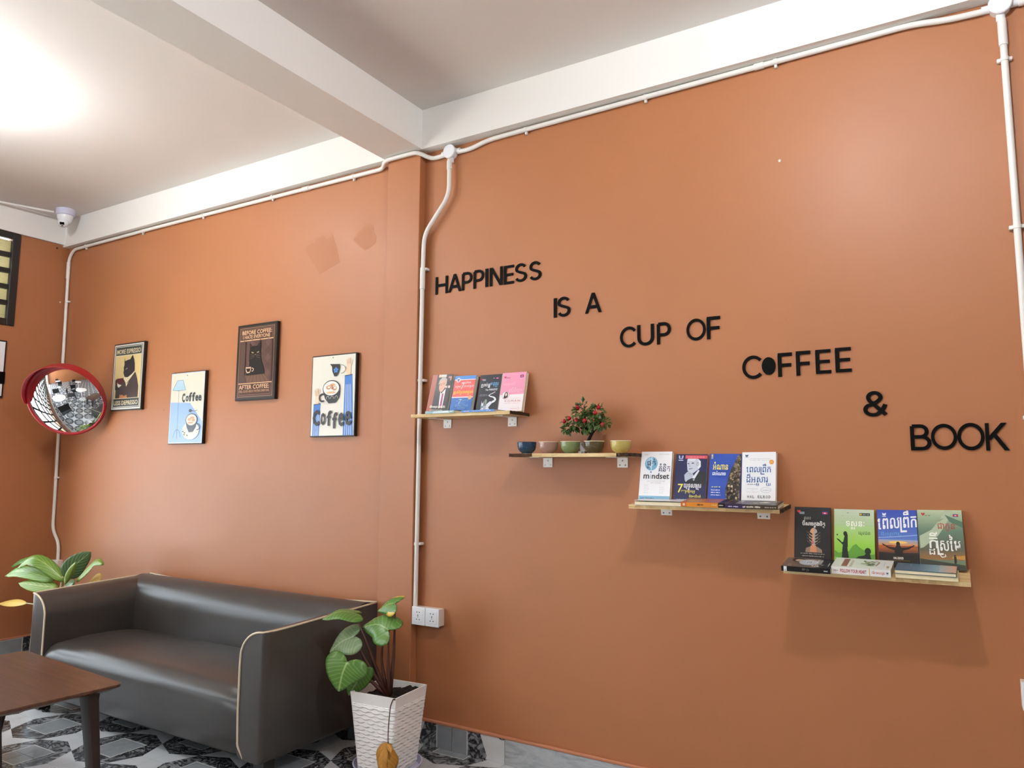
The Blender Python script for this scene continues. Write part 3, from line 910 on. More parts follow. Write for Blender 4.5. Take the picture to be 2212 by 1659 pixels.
# withered leaf hanging over the planter's near corner on a thin stalk
stem(pl, [(-1.99, 2.43, 0.29), (-1.972, 2.375, 0.328), (-1.975, 2.36, 0.30), (-1.985, 2.362, 0.20), (-1.990, 2.37, 0.150)], (0.003, 0.0016), name='dry_stalk')
for pts, w_, nrm in (([(-1.990, 2.366, 0.158), (-2.005, 2.355, 0.11), (-2.02, 2.36, 0.02)], 0.042, (0.1, -1, 0.1)),
                     ([(-1.985, 2.360, 0.155), (-1.965, 2.345, 0.10), (-1.955, 2.35, 0.025)], 0.040, (0.7, -0.7, 0.1)),
                     ([(-1.988, 2.35, 0.156), (-1.990, 2.335, 0.10), (-1.98, 2.34, 0.05)], 0.024, (-0.4, -1, 0.1)),
                     ([(-1.992, 2.362, 0.160), (-1.96, 2.345, 0.155), (-1.945, 2.335, 0.138)], 0.010, (0, -0.5, 1))):
    leaf('withered_leaf', pl, M_LEAFBR, pts, w_, nrm, 'lance', 0.5, wave=0.12)

# ------------------------------------------------------------------ plant behind the sofa
p2 = thing('potted_plant', 'broad-leaved plant in corner behind the sofa, partly yellow leaves', 'plant', T(-4.66, 2.52, 0))
bm = lathe(bmesh.new(), [(0, 0.0), (0.10, 0.0), (0.14, 0.30), (0.148, 0.30), (0.148, 0.325), (0.132, 0.325), (0.128, 0.28), (0, 0.28)], 32)
obj('planter', bm, M_POT, p2, sharp=40)
obj('soil', lathe(bmesh.new(), [(0, 0.295), (0.128, 0.29), (0.128, 0.282), (0, 0.281)], 24), M_SOIL, p2)
YP = 2.52
stem(p2, [(-4.68, YP, 0.28), (-4.705, YP, 0.45), (-4.675, YP, 0.57)], (0.009, 0.006), M_STEMG)
stem(p2, [(-4.64, YP, 0.28), (-4.628, YP, 0.45), (-4.65, YP, 0.57)], (0.009, 0.006), M_STEMG)
def lf2(mat, pts, w_, nrm, cup=0.2, shape='oval', label=None):
    leaf('leaf', p2, mat, pts, w_, nrm, shape, cup, label=label)
lf2(M_LEAFB, [(-4.66, 2.52, 0.55), (-4.79, 2.47, 0.645), (-4.88, 2.43, 0.672), (-4.97, 2.40, 0.61)], 0.042, (0.5, -0.55, 0.75))
lf2(M_LEAFG, [(-4.72, 2.55, 0.57), (-4.95, 2.53, 0.632), (-5.13, 2.51, 0.642), (-5.25, 2.50, 0.59)], 0.036, (0.45, -0.55, 0.75), 0.3)
lf2(M_LEAFB, [(-4.74, 2.50, 0.55), (-4.92, 2.45, 0.585), (-5.04, 2.43, 0.585), (-5.15, 2.42, 0.548)], 0.040, (0.6, -0.65, 0.5), 0.2)
lf2(M_LEAFO, [(-4.80, 2.53, 0.535), (-4.95, 2.52, 0.545), (-5.08, 2.50, 0.545)], 0.022, (0.3, -0.6, 0.8), 0.4)
lf2(M_LEAFO, [(-4.70, 2.50, 0.505), (-4.85, 2.45, 0.515), (-4.98, 2.42, 0.52)], 0.040, (0.6, -0.65, 0.45), 0.15)
lf2(M_LEAFDK, [(-4.668, 2.53, 0.565), (-4.62, 2.56, 0.64), (-4.54, 2.60, 0.715)], 0.062, (0.80, -0.5, 0.15), 0.1)
lf2(M_LEAFO, [(-4.615, 2.50, 0.53), (-4.565, 2.50, 0.60), (-4.508, 2.50, 0.668)], 0.020, (0.85, -0.4, 0.2), 0.5, 'lance')
lf2(M_LEAFO, [(-4.53, 2.52, 0.56), (-4.38, 2.50, 0.645), (-4.29, 2.49, 0.688), (-4.20, 2.48, 0.682)], 0.034, (0.45, -0.6, 0.6), 0.25)
lf2(M_LEAFDK, [(-4.62, 2.50, 0.52), (-4.52, 2.47, 0.548), (-4.43, 2.45, 0.56)], 0.034, (0.5, -0.7, 0.5), 0.2)
lf2(M_LEAFYE, [(-4.47, 2.55, 0.52), (-4.405, 2.56, 0.565), (-4.36, 2.57, 0.60)], 0.05, (-0.2, -0.9, 0.4), 0.1, label='yellowed leaf')
lf2(M_LEAFYE, [(-4.93, 2.45, 0.40), (-5.10, 2.46, 0.385), (-5.29, 2.46, 0.362)], 0.026, (0.0, -0.75, 0.65), 0.1, 'lance', label='long yellowed leaf')
stem(p2, [(-4.70, 2.50, 0.29), (-4.80, 2.46, 0.40), (-4.94, 2.45, 0.40)], (0.006, 0.003), M_STEMG)

# ================================================================== CONDUITS AND SOCKETS
CR = 0.0105
YC = YB - CR - 0.0035
YD = YB - 0.029
def run(label, pts, r=CR, fil=0.05, clips=(), sleeves=()):
    t_ = thing('conduit_pipe', label, 'conduit', T(*pts[0]))
    inv = t_.matrix_world.inverted()
    P = [inv @ p for p in fillet(pts, fil)]
    obj('pipe', tube(bmesh.new(), P, r, 14), M_PVC, t_, sharp=50)
    for p, ax in clips:      # saddle clip: a collar and a wall tab
        bm = bmesh.new(); q = inv @ Vector(p)
        if ax == 'z':
            yw = (inv @ Vector((0, YB - 0.0008, 0))).y; box(bm, (q.x - r - 0.011, q.y - 0.001, q.z - 0.006), (q.x + r + 0.011, yw, q.z + 0.006), 0.0015, 1)
            tube(bm, [(q.x, q.y, q.z - 0.006), (q.x, q.y, q.z + 0.006)], r + 0.0022, 14)
        else:
            yw = (inv @ Vector((0, YB - 0.0008, 0))).y; box(bm, (q.x - 0.005, q.y - 0.001, q.z - r - 0.012), (q.x + 0.005, yw, q.z + r + 0.003), 0.0015, 1)
            tube(bm, [(q.x - 0.006, q.y, q.z), (q.x + 0.006, q.y, q.z)], r + 0.0022, 14)
        obj('clip', bm, M_PVC, t_, sharp=50)
    for a, b in sleeves:
        obj('coupling', tube(bmesh.new(), [inv @ Vector(a), inv @ Vector(b)], r + 0.0026, 16), M_PVC, t_, sharp=50)
    return t_
run('white conduit pipe from corner socket up and along the left beam to the pillar box',
    [(-5.245, YC, 0.60), (-5.25, YC, 0.715), (-5.338, YC, 0.80), (-5.341, YC, 1.0), (-5.385, YC, 2.60), (-5.388, YC, 2.705), (-5.33, YC, 2.764), (-4.4, YC, 2.767), (-2.46, YC, 2.758), (-2.41, 2.737, 2.772), (-2.20, 2.737, 2.772), (-2.15, YC, 2.742), (-2.065, YC, 2.744)],
    clips=[((-5.372, YC, 2.39), 'z'), ((-5.343, YC, 1.152), 'z')] + [((x, YC, 2.766), 'x') for x in (-5.18, -4.516, -3.90, -3.284)] + [((-2.664, YC, 2.759), 'x')],
    sleeves=[((-5.3865, YC, 2.56), (-5.388, YC, 2.68)), ((-3.04, YC, 2.761), (-2.99, YC, 2.761))])
def jbox(label, x, z):
    t_ = thing('junction_box', label, 'junction box', T(x, YB, z) @ Matrix.Rotation(PI / 2, 4, 'X'), 'round junction boxes')
    obj('box_body', lathe(bmesh.new(), [(0, 0), (0.031, 0), (0.031, 0.028), (0, 0.028)], 32), M_PLATE, t_, sharp=40)
    obj('lid', lathe(bmesh.new(), [(0, 0.028), (0.034, 0.028), (0.034, 0.034), (0.031, 0.037), (0, 0.037)], 32), M_PLATE, t_, sharp=40)
    for a in (0, PI, -PI / 2):
        d = Vector((math.cos(a), math.sin(a), 0))
        obj('spout', tube(bmesh.new(), [d * 0.028 + Vector((0, 0, 0.012)), d * 0.052 + Vector((0, 0, 0.012))], CR + 0.003, 16), M_PLATE, t_, sharp=40)
jbox('round white junction box by the pillar top', -2.032, 2.75)
jbox('round white junction box at the top right corner of the photo', 0.19, 2.758)
run('white conduit pipe along the right beam between the two junction boxes',
    [(-1.99, YC, 2.744), (-1.92, YC, 2.742), (-1.815, YC, 2.764), (-1.6, YC, 2.766), (-0.06, YC, 2.775), (0.04, YC, 2.758), (0.14, YC, 2.754)],
    clips=[((x, YC, z), 'x') for x, z in ((-1.615, 2.766), (-1.042, 2.769), (-0.522, 2.773))], sleeves=[((-0.60, YC, 2.7725), (-0.565, YC, 2.7727))])
run('white conduit drop from the pillar junction box down to the double socket',
    [(-2.03, YD, 2.71), (-2.03, YD, 2.53), (-2.175, YD, 2.36), (-2.180, YD, 2.15), (-2.184, YD, 0.60)],
    clips=[((-2.1795, YD, 2.189), 'z'), ((-2.1815, YD, 1.647), 'z'), ((-2.1835, YD, 0.884), 'z')], sleeves=[((-2.1795, YD, 2.19), (-2.180, YD, 2.09)), ((-2.03, YD, 2.70), (-2.03, YD, 2.66))])
run('white conduit drop running down the right edge of the photo',
    [(0.192, YC, 2.715), (0.194, YC, 1.4), (0.19, YC, 0.62)], fil=0, clips=[((0.1925, YC, 2.572), 'z'), ((0.193, YC, 2.008), 'z'), ((0.194, YC, 1.4), 'z')], sleeves=[((0.192, YC, 2.71), (0.1923, YC, 2.62))])
run('white conduit stub leaving the top right junction box to the right', [(0.24, YC, 2.754), (1.2, YC, 2.756)], fil=0, sleeves=[((0.24, YC, 2.754), (0.26, YC, 2.754))])
run('thin white conduit under the ceiling of the left wall to the dome camera',
    [(XL + 0.035, 0.2, 2.965), (XL + 0.035, 2.2, 2.965), (-5.30, 2.44, 2.965), (-5.235, 2.585, 2.962)], r=0.008, fil=0.1)

def socket_plate(parent, x, z, y0):
    """86 mm square plate facing -y with a recessed field and its pin holes"""
    pm = boxo('socket_plate', (x + 0.0015, y0 - 0.008, z), (x + 0.0755, y0, z + 0.08), M_PLATE, parent, 0.002)
    cx, cz = x + 0.0385, z + 0.04
    boxo('rocker_field', (cx - 0.027, y0 - 0.0095, cz - 0.027), (cx + 0.027, y0 - 0.0075, cz + 0.027), M_PLATE, pm, 0.0008, 1)
    bm = bmesh.new(); f = y0 - 0.0097
    def hole(px, pz, w_, h_, n=10, tri=0):
        pts = [(cx + px + w_ * math.cos(2 * PI * k / n), cz + pz + h_ * math.sin(2 * PI * k / n)) for k in range(n)] if not tri else \
              [(cx + px - w_ * tri, cz + pz), (cx + px + w_ * tri, cz + pz - h_), (cx + px + w_ * tri * 0.6, cz + pz + h_)]
        prism(bm, pts, f, f + 0.002, lambda a, b, d: (a, d, b))
    hole(-0.007, 0.017, 0.0024, 0.0028); hole(0.008, 0.017, 0.0028, 0.0024)
    hole(0, 0.003, 0.0022, 0.005, 6); hole(0, -0.005, 0.0016, 0.002)
    hole(-0.009, -0.015, 0.004, 0.0028, tri=1); hole(0.009, -0.015, 0.004, 0.0028, tri=-1)
    obj('pin_holes', bm, M_HOLE, pm)
so = thing('power_socket', 'double white universal power socket on the wall beside the pillar', 'socket', T(0, 0, 0))
boxo('back_box', (-2.192, 2.762, 0.527), (-2.040, YB, 0.602), M_BOXW, so, 0.002)
socket_plate(so, -2.193, 0.524, 2.763); socket_plate(so, -2.115, 0.524, 2.763)
so = thing('power_socket', 'single white power socket in the corner above the plant leaves', 'socket', T(0, 0, 0))
boxo('back_box', (-5.285, 2.765, 0.53), (-5.205, YB, 0.605), M_BOXW, so, 0.002)
socket_plate(so, -5.2835, 0.527, 2.766)
so = thing('power_socket', 'white power socket cut by the right edge of the photo', 'socket', T(0, 0, 0))
boxo('back_box', (0.118, 2.762, 0.53), (0.195, YB, 0.609), M_BOXW, so, 0.002)
socket_plate(so, 0.1175, 0.527, 2.763)
# wall plugs left in the corner
# ------------------------------------------------------------------ dome camera
cc = thing('security_camera', 'white turret security camera on the ceiling in the left corner', 'camera', T(-5.185, 2.635, ZC))
obj('mount', lathe(bmesh.new(), [(0, 0), (0.058, 0), (0.058, -0.042), (0.054, -0.045), (0, -0.045)], 36), M_LAV, cc, sharp=40)
obj('housing', lathe(bmesh.new(), [(0, -0.045), (0.050, -0.045), (0.049, -0.056), (0.043, -0.078), (0.030, -0.10), (0, -0.11)], 36), M_PLATE, cc, sharp=60)
bm = bmesh.new(); bmesh.ops.create_uvsphere(bm, u_segments=28, v_segments=16, radius=0.034, matrix=T(0.008, -0.014, -0.096))
ball = obj('eyeball', bm, M_PLATE, cc, True)
ld = Vector((0.62, -0.55, -0.56)).normalized()
def facing(d):
    d = d.normalized(); s = d.cross(Vector((0, 0, 1))).normalized(); u = s.cross(d)
    return frame((0, 0, 0), s, u, d)
bm = box(bmesh.new(), (-0.014, -0.006, 0.028), (0.014, 0.013, 0.0345), 0.002, 1); bm.transform(T(0.008, -0.014, -0.096) @ facing(ld))
obj('lens_window', bm, M_BLACK, ball)
bm = box(bmesh.new(), (-0.006, -0.016, 0.028), (0.006, -0.010, 0.0335), 0.001, 1); bm.transform(T(0.008, -0.014, -0.096) @ facing(ld))
obj('sensor_window', bm, M_BLACK, ball)

# ================================================================== CONVEX MIRROR
mn = Vector((0.582, -0.755, -0.42)).normalized()
mu = (Vector((0, 0, 1)) - mn * mn.z).normalized(); ms = mu.cross(mn).normalized()
MC = Vector((-4.898, 2.58, 1.653))
mir = thing('convex_mirror', 'round convex safety mirror with red rim and hood in the corner', 'mirror', frame(MC, ms, mu, mn))
RM = 0.226; sag = 0.047; RC = (RM * RM + sag * sag) / (2 * sag)
prof = [(RM * k / 24, math.sqrt(RC * RC - (RM * k / 24) ** 2) - (RC - sag)) for k in range(25)]
def mirror_mat():
    t = NT('mirror_silver'); t.set(Base_Color=(0.93, 0.95, 0.95), Metallic=1.0, Roughness=0.015); return t.m
obj('mirror_face', lathe(bmesh.new(), prof, 64), mirror_mat(), mir, True)
obj('rim', lathe(bmesh.new(), [(RM - 0.004, -0.012), (RM - 0.002, 0.004), (RM + 0.006, 0.008), (RM + 0.014, 0.004), (RM + 0.016, -0.012), (RM + 0.006, -0.02), (RM - 0.004, -0.012)], 64), M_RED, mir, sharp=60)
obj('back_shell', lathe(bmesh.new(), [(RM + 0.004, -0.016), (0.12, -0.05), (0, -0.055)], 40), M_BLACKMET, mir, sharp=60)
bm = bmesh.new(); rows = []
for k in range(49):
    a = math.radians(-8 + 196 * k / 48); e = math.sin(PI * k / 48) ** 0.45
    r0, r1 = RM + 0.016, RM + 0.016 + 0.006 * e
    dp = 0.085 * e
    c_, s_ = math.cos(a), math.sin(a)
    rows.append([bm.verts.new((r0 * c_, r0 * s_, -0.012)), bm.verts.new((r1 * c_, r1 * s_, dp)), bm.verts.new(((r1 - 0.004) * c_, (r1 - 0.004) * s_, dp)), bm.verts.new(((r0 - 0.004) * c_, (r0 - 0.004) * s_, -0.010))])
for a, b in zip(rows, rows[1:]):
    for k in range(4): bm.faces.new((a[k], a[(k + 1) % 4], b[(k + 1) % 4], b[k]))
bm.faces.new(rows[0]); bm.faces.new(rows[-1][::-1])
obj('hood', bm, M_RED, mir, sharp=50)
inv = mir.matrix_world.inverted()
bm = tube(bmesh.new(), fillet([inv @ Vector(p) for p in (MC - mn * 0.05, MC - mn * 0.13, (-5.06, 2.795, 1.66))], 0.04), 0.012, 10)
obj('bracket', bm, M_BLACKMET, mir, True)

# ================================================================== POSTERS
def poster(x0, x1, z0, z1, label, art, edge=M_FRAMEB, bord=0.008):
    """board picture hanging on the wall; art(Print) draws on its face"""
    t_ = thing('framed_poster', label, 'poster', T(x0, YB, z0))
    w, h = x1 - x0, z1 - z0; d = 0.022
    boxo('frame', (0, -d, 0), (w, -0.0005, h), edge, t_, 0.0015, 1)
    p = Print(w - 2 * bord, h - 2 * bord, 0.00012)
    art(p)
    p.build('printed_picture', t_, frame((bord, -d - 0.0002, bord), (1, 0, 0), (0, 0, 1), (0, -1, 0)))
    return t_

def art_espresso(p):
    p.rect(0, 0, 1, 1, '#d9d8cf'); p.rect(0.03, 0.02, 0.97, 0.98, '#3b4442'); p.rect(0.045, 0.03, 0.955, 0.97, '#cfd0c4')
    p.rect(0.06, 0.04, 0.94, 0.96, '#39423f')
    p.rect(0.06, 0.165, 0.94, 0.835, '#dcc78b')
    p.rect(0.06, 0.82, 0.94, 0.835, '#d8cfae'); p.rect(0.06, 0.16, 0.94, 0.17, '#d8cfae')
    p.text('MORE ESPRESSO', 0.09, 0.91, 0.855, 0.925, '#e9ddb8', 0.012)
    p.text('LESS DEPRESSO', 0.09, 0.91, 0.065, 0.13, '#e9ddb8', 0.012)
    # suited black cat seen from the side with a cup
    p.poly([(0.12, 0.17), (0.12, 0.33), (0.17, 0.40), (0.30, 0.41), (0.42, 0.47), (0.78, 0.55), (0.84, 0.47), (0.90, 0.34), (0.90, 0.17)], '#453f3e')
    p.poly([(0.36, 0.48), (0.46, 0.40), (0.48, 0.34), (0.60, 0.45), (0.77, 0.56), (0.75, 0.58), (0.45, 0.5)], '#e8dcb4')
    p.line([(0.50, 0.39), (0.62, 0.46), (0.77, 0.555)], 0.005, '#1f1d1e')
    p.poly([(0.37, 0.80), (0.40, 0.74), (0.50, 0.755), (0.57, 0.76), (0.65, 0.825), (0.71, 0.75), (0.74, 0.68), (0.75, 0.575), (0.66, 0.53), (0.52, 0.485), (0.42, 0.49), (0.38, 0.53), (0.36, 0.56), (0.37, 0.60), (0.36, 0.64), (0.38, 0.68)], '#26282b')
    p.poly([(0.43, 0.615), (0.50, 0.635), (0.49, 0.62), (0.44, 0.605)], '#b7b29c')
    p.poly([(0.10, 0.30), (0.10, 0.46), (0.15, 0.47), (0.17, 0.40), (0.24, 0.36), (0.24, 0.30)], '#26282b')
    p.poly([(0.14, 0.475), (0.38, 0.48), (0.37, 0.43), (0.33, 0.395), (0.22, 0.39), (0.16, 0.42)], '#5b1c25')
    p.line([(0.15, 0.44), (0.10, 0.44), (0.11, 0.40), (0.17, 0.395)], 0.006, '#5b1c25')
    p.poly([(0.17, 0.40), (0.24, 0.385), (0.33, 0.37), (0.28, 0.35), (0.22, 0.335), (0.18, 0.36)], '#e9e2cd')
    p.poly([(0.27, 0.17), (0.28, 0.23), (0.33, 0.21), (0.36, 0.225), (0.42, 0.20), (0.52, 0.215), (0.54, 0.17)], '#b17a55')

def art_lamp_coffee(p):
    p.rect(0, 0, 1, 1, '#c9cfd6'); p.rect(0.02, 0.012, 0.98, 0.988, '#dedbc9')
    p.poly([(0.02, 0.012), (0.98, 0.012), (0.98, 0.30), (0.60, 0.565), (0.02, 0.585)], '#93b2de')
    p.line([(0.245, 0.755), (0.255, 0.20)], 0.0022, '#4b5a6a')
    p.poly([(0.06, 0.76), (0.20, 0.895), (0.36, 0.895), (0.46, 0.755), (0.25, 0.745)], '#a9cfe6')
    for a, b in ((0.11, 0.22), (0.16, 0.25), (0.21, 0.28), (0.27, 0.30), (0.33, 0.32), (0.39, 0.34)):
        p.line([(a, 0.752), (b, 0.893)], 0.0018, '#f4f8fb')
    p.line([(0.06, 0.76), (0.20, 0.895), (0.36, 0.895), (0.46, 0.755), (0.25, 0.745), (0.06, 0.76)], 0.0016, '#3f6f90')
    p.line([(0.255, 0.20), (0.18, 0.165), (0.14, 0.075)], 0.002, '#3d4a58'); p.line([(0.255, 0.20), (0.255, 0.065)], 0.002, '#3d4a58'); p.line([(0.255, 0.20), (0.33, 0.17), (0.36, 0.085)], 0.002, '#3d4a58')
    p.text('C', 0.36, 0.45, 0.575, 0.705, '#3c434a', 0.045)
    for i, ch in enumerate('offee'):
        x = 0.47 + i * 0.095; up = 0.03 if ch == 'f' else 0
        p.text(ch, x, x + 0.085, 0.585, 0.66 + up + (0.01 if ch != 'f' else 0.02), '#3c434a', 0.03)
    p.disc(0.63, 0.455, 0.045, 0.022, '#46525c'); p.line([(0.67, 0.455), (0.75, 0.445), (0.84, 0.46)], 0.0025, '#46525c')
    p.disc(0.67, 0.175, 0.25, 0.125, '#dedbc8')
    p.poly([(0.52, 0.30), (0.84, 0.30), (0.82, 0.22), (0.74, 0.155), (0.62, 0.15), (0.55, 0.22)], '#3d434c')
    p.ell(0.86, 0.225, 0.07, 0.04, 0.006, '#3d434c', -100, 110)
    p.disc(0.68, 0.325, 0.17, 0.088, '#3d434c'); p.disc(0.68, 0.325, 0.155, 0.078, '#e0d6c8')
    for x, y, rx, ry in ((0.62, 0.33, 0.05, 0.02), (0.70, 0.355, 0.06, 0.016), (0.74, 0.32, 0.05, 0.022), (0.66, 0.285, 0.08, 0.014)): p.disc(x, y, rx, ry, '#c99a72')
    for x, y in ((0.45, 0.165), (0.50, 0.145), (0.49, 0.12), (0.58, 0.11)): p.disc(x, y, 0.022, 0.009, '#4b4a45')
    p.disc(0.5, 0.955, 0.012, 0.007, '#2a2a2a')

def art_before(p):
    p.rect(0, 0, 1, 1, '#3a2d27'); p.rect(0.03, 0.02, 0.97, 0.98, '#8a6a55'); p.rect(0.045, 0.03, 0.955, 0.97, '#3d2c25')
    p.rect(0.07, 0.045, 0.93, 0.955, '#8c5f4a'); p.rect(0.08, 0.052, 0.92, 0.948, '#4a2f25')
    p.text('BEFORE COFFEE:', 0.10, 0.90, 0.885, 0.94, '#e7bd95', 0.014)
    p.text('I HATE EVERYONE', 0.12, 0.86, 0.825, 0.875, '#e7bd95', 0.010)
    p.rect(0.05, 0.795, 0.95, 0.808, '#e3b58d'); p.rect(0.05, 0.20, 0.95, 0.212, '#e3b58d')
    p.rect(0.08, 0.215, 0.92, 0.792, '#59403a')
    for i in range(4):
        for j in range(5):
            if i in (0, 3) or j > 2:
                cx, cy = 0.17 + i * 0.22, 0.33 + j * 0.105
                p.poly([(cx - 0.08, cy), (cx, cy - 0.055), (cx + 0.08, cy), (cx, cy + 0.055)], '#654a44' if (i + j) % 2 else '#513834')
    p.rect(0.915, 0.215, 0.95, 0.792, '#4a2f25')
    p.poly([(0.08, 0.215), (0.92, 0.215), (0.80, 0.325), (0.22, 0.325)], '#6e5040')
    for i in range(8): p.line([(0.08 + i * 0.12, 0.215), (0.25 + i * 0.072, 0.325)], 0.002, '#33241d')
    p.poly([(0.08, 0.215), (0.30, 0.215), (0.22, 0.325), (0.22, 0.79), (0.08, 0.79)], '#54403a')
    p.poly([(0.26, 0.315), (0.30, 0.40), (0.34, 0.44), (0.33, 0.60), (0.34, 0.68), (0.33, 0.77), (0.40, 0.715), (0.53, 0.715), (0.63, 0.775), (0.64, 0.66), (0.63, 0.58), (0.66, 0.50), (0.72, 0.42), (0.76, 0.32)], '#14100f')
    p.poly([(0.35, 0.745), (0.355, 0.70), (0.385, 0.71)], '#4a302a'); p.poly([(0.61, 0.75), (0.60, 0.70), (0.575, 0.71)], '#4a302a')
    p.poly([(0.385, 0.64), (0.46, 0.625), (0.44, 0.615), (0.40, 0.618)], '#a99a6f'); p.poly([(0.60, 0.64), (0.53, 0.625), (0.55, 0.615), (0.585, 0.618)], '#a99a6f')
    p.poly([(0.47, 0.60), (0.53, 0.60), (0.50, 0.585)], '#8b6a58')
    for k in (-1, 1):
        for q in range(3): p.line([(0.5 + k * 0.03, 0.588 - q * 0.012), (0.5 + k * 0.14, 0.60 - q * 0.03)], 0.001, '#8d7a66')
    p.poly([(0.25, 0.43), (0.40, 0.43), (0.40, 0.385), (0.37, 0.35), (0.30, 0.345), (0.26, 0.375)], '#cdb196'); p.poly([(0.265, 0.41), (0.385, 0.41), (0.37, 0.365), (0.30, 0.36)], '#2a1710')
    p.ell(0.42, 0.39, 0.05, 0.022, 0.005, '#cdb196', -90, 90); p.line([(0.31, 0.45), (0.33, 0.48), (0.30, 0.51)], 0.003, '#7d675c')
    p.text('AFTER COFFEE:', 0.09, 0.91, 0.125, 0.185, '#e7bd95', 0.014)
    p.text('I FEEL GOOD ABOUT HATING EVERYONE', 0.09, 0.91, 0.08, 0.112, '#c99a78', 0.008)

def art_hands_coffee(p):
    p.rect(0, 0, 1, 1, '#e6e3d6')
    for x0, x1, y1, xb0, xb1 in ((0.05, 0.22, 0.405, 0.04, 0.20), (0.77, 0.94, 0.745, 0.76, 0.99)):
        p.poly([(xb0, 0.0), (xb1, 0.0), (x1, y1), (x0, y1 - 0.012)], '#3f78c4')
        for k in range(4):
            f = 0.2 + 0.2 * k
            p.line([(xb0 + (xb1 - xb0) * f, 0.0), (x0 + (x1 - x0) * f, y1 - 0.12)], 0.0028, '#dfeaf6')
        p.line([(x0, y1 - 0.012), (x1, y1)], 0.004, '#26303f')
    skin = '#f0cfae'
    p.poly([(0.10, 0.40), (0.17, 0.402), (0.185, 0.45), (0.24, 0.465), (0.20, 0.49), (0.17, 0.50), (0.11, 0.50), (0.09, 0.46)], skin)
    for a, b in (((0.10, 0.50), (0.07, 0.575)), ((0.12, 0.50), (0.115, 0.60)), ((0.145, 0.50), (0.155, 0.60)), ((0.165, 0.495), (0.20, 0.585)), ((0.185, 0.455), (0.245, 0.45))): p.line([a, b], 0.006, skin)
    p.poly([(0.83, 0.74), (0.90, 0.745), (0.915, 0.80), (0.90, 0.865), (0.83, 0.86), (0.79, 0.80), (0.79, 0.775)], skin)
    for a, b in (((0.83, 0.86), (0.80, 0.935)), ((0.855, 0.86), (0.845, 0.95)), ((0.88, 0.86), (0.885, 0.955)), ((0.90, 0.85), (0.94, 0.93)), ((0.81, 0.79), (0.76, 0.845))): p.line([a, b], 0.0065, skin)
    p.poly([(0.42, 0.895), (0.65, 0.885), (0.66, 0.84), (0.635, 0.775), (0.59, 0.735), (0.53, 0.735), (0.48, 0.80), (0.47, 0.86)], '#25211f')
    p.ell(0.66, 0.82, 0.13, 0.055, 0.0022, '#25211f', -80, 80)
    for k in range(5):
        a = math.radians(90 + 72 * k); p.disc(0.565 + 0.035 * math.cos(a), 0.812 + 0.021 * math.sin(a), 0.022, 0.013, '#4a8fe0', 10, a)
    p.poly([(0.28, 0.55), (0.68, 0.55), (0.66, 0.47), (0.58, 0.405), (0.42, 0.40), (0.33, 0.46)], '#26282a')
    p.ell(0.27, 0.475, 0.075, 0.045, 0.009, '#26282a', 60, 300)
    p.disc(0.475, 0.585, 0.205, 0.105, '#26282a', 30); p.disc(0.47, 0.588, 0.185, 0.09, '#fbf5ec', 30)
    for x, y, rx, ry, c in ((0.41, 0.60, 0.06, 0.026, '#c98c5e'), (0.50, 0.63, 0.07, 0.018, '#d8a377'), (0.55, 0.585, 0.055, 0.028, '#c98c5e'), (0.47, 0.535, 0.11, 0.014, '#dcae84'), (0.42, 0.602, 0.03, 0.012, '#fbf5ec'), (0.56, 0.59, 0.028, 0.014, '#fbf5ec'), (0.49, 0.60, 0.012, 0.03, '#a4683f')): p.disc(x, y, rx, ry, c)
    for a0 in (-0.1, 0.0, 0.1): p.ell(0.5 + a0, 0.455, 0.035, 0.035, 0.0018, '#e8e4dc', 0, 180, 10)
    p.text('C', 0.055, 0.215, 0.125, 0.325, '#1d1d1f', 0.04)
    for ch, x0, x1, y0, y1 in (('o', 0.245, 0.36, 0.13, 0.285), ('f', 0.395, 0.50, 0.12, 0.31), ('f', 0.525, 0.635, 0.085, 0.285), ('e', 0.66, 0.79, 0.11, 0.28), ('e', 0.81, 0.955, 0.12, 0.30)):
        p.text(ch, x0, x1, y0, y1, '#1d1d1f', 0.022)
    p.disc(0.5, 0.972, 0.010, 0.007, '#222222')
poster(-4.735, -4.405, 1.59, 2.028, 'black-framed poster of a suited black cat reading MORE ESPRESSO LESS DEPRESSO', art_espresso)
poster(-4.11, -3.785, 1.367, 1.80, 'pale blue and cream poster with floor lamp and coffee cup', art_lamp_coffee, bord=0.004)
poster(-3.515, -3.19, 1.604, 2.037, 'dark brown poster of a black cat reading BEFORE COFFEE I HATE EVERYONE', art_before, bord=0.011)
poster(-2.91, -2.598, 1.390, 1.816, 'white poster with two blue-sleeved arms, jug and the word Coffee', art_hands_coffee, bord=0.006)

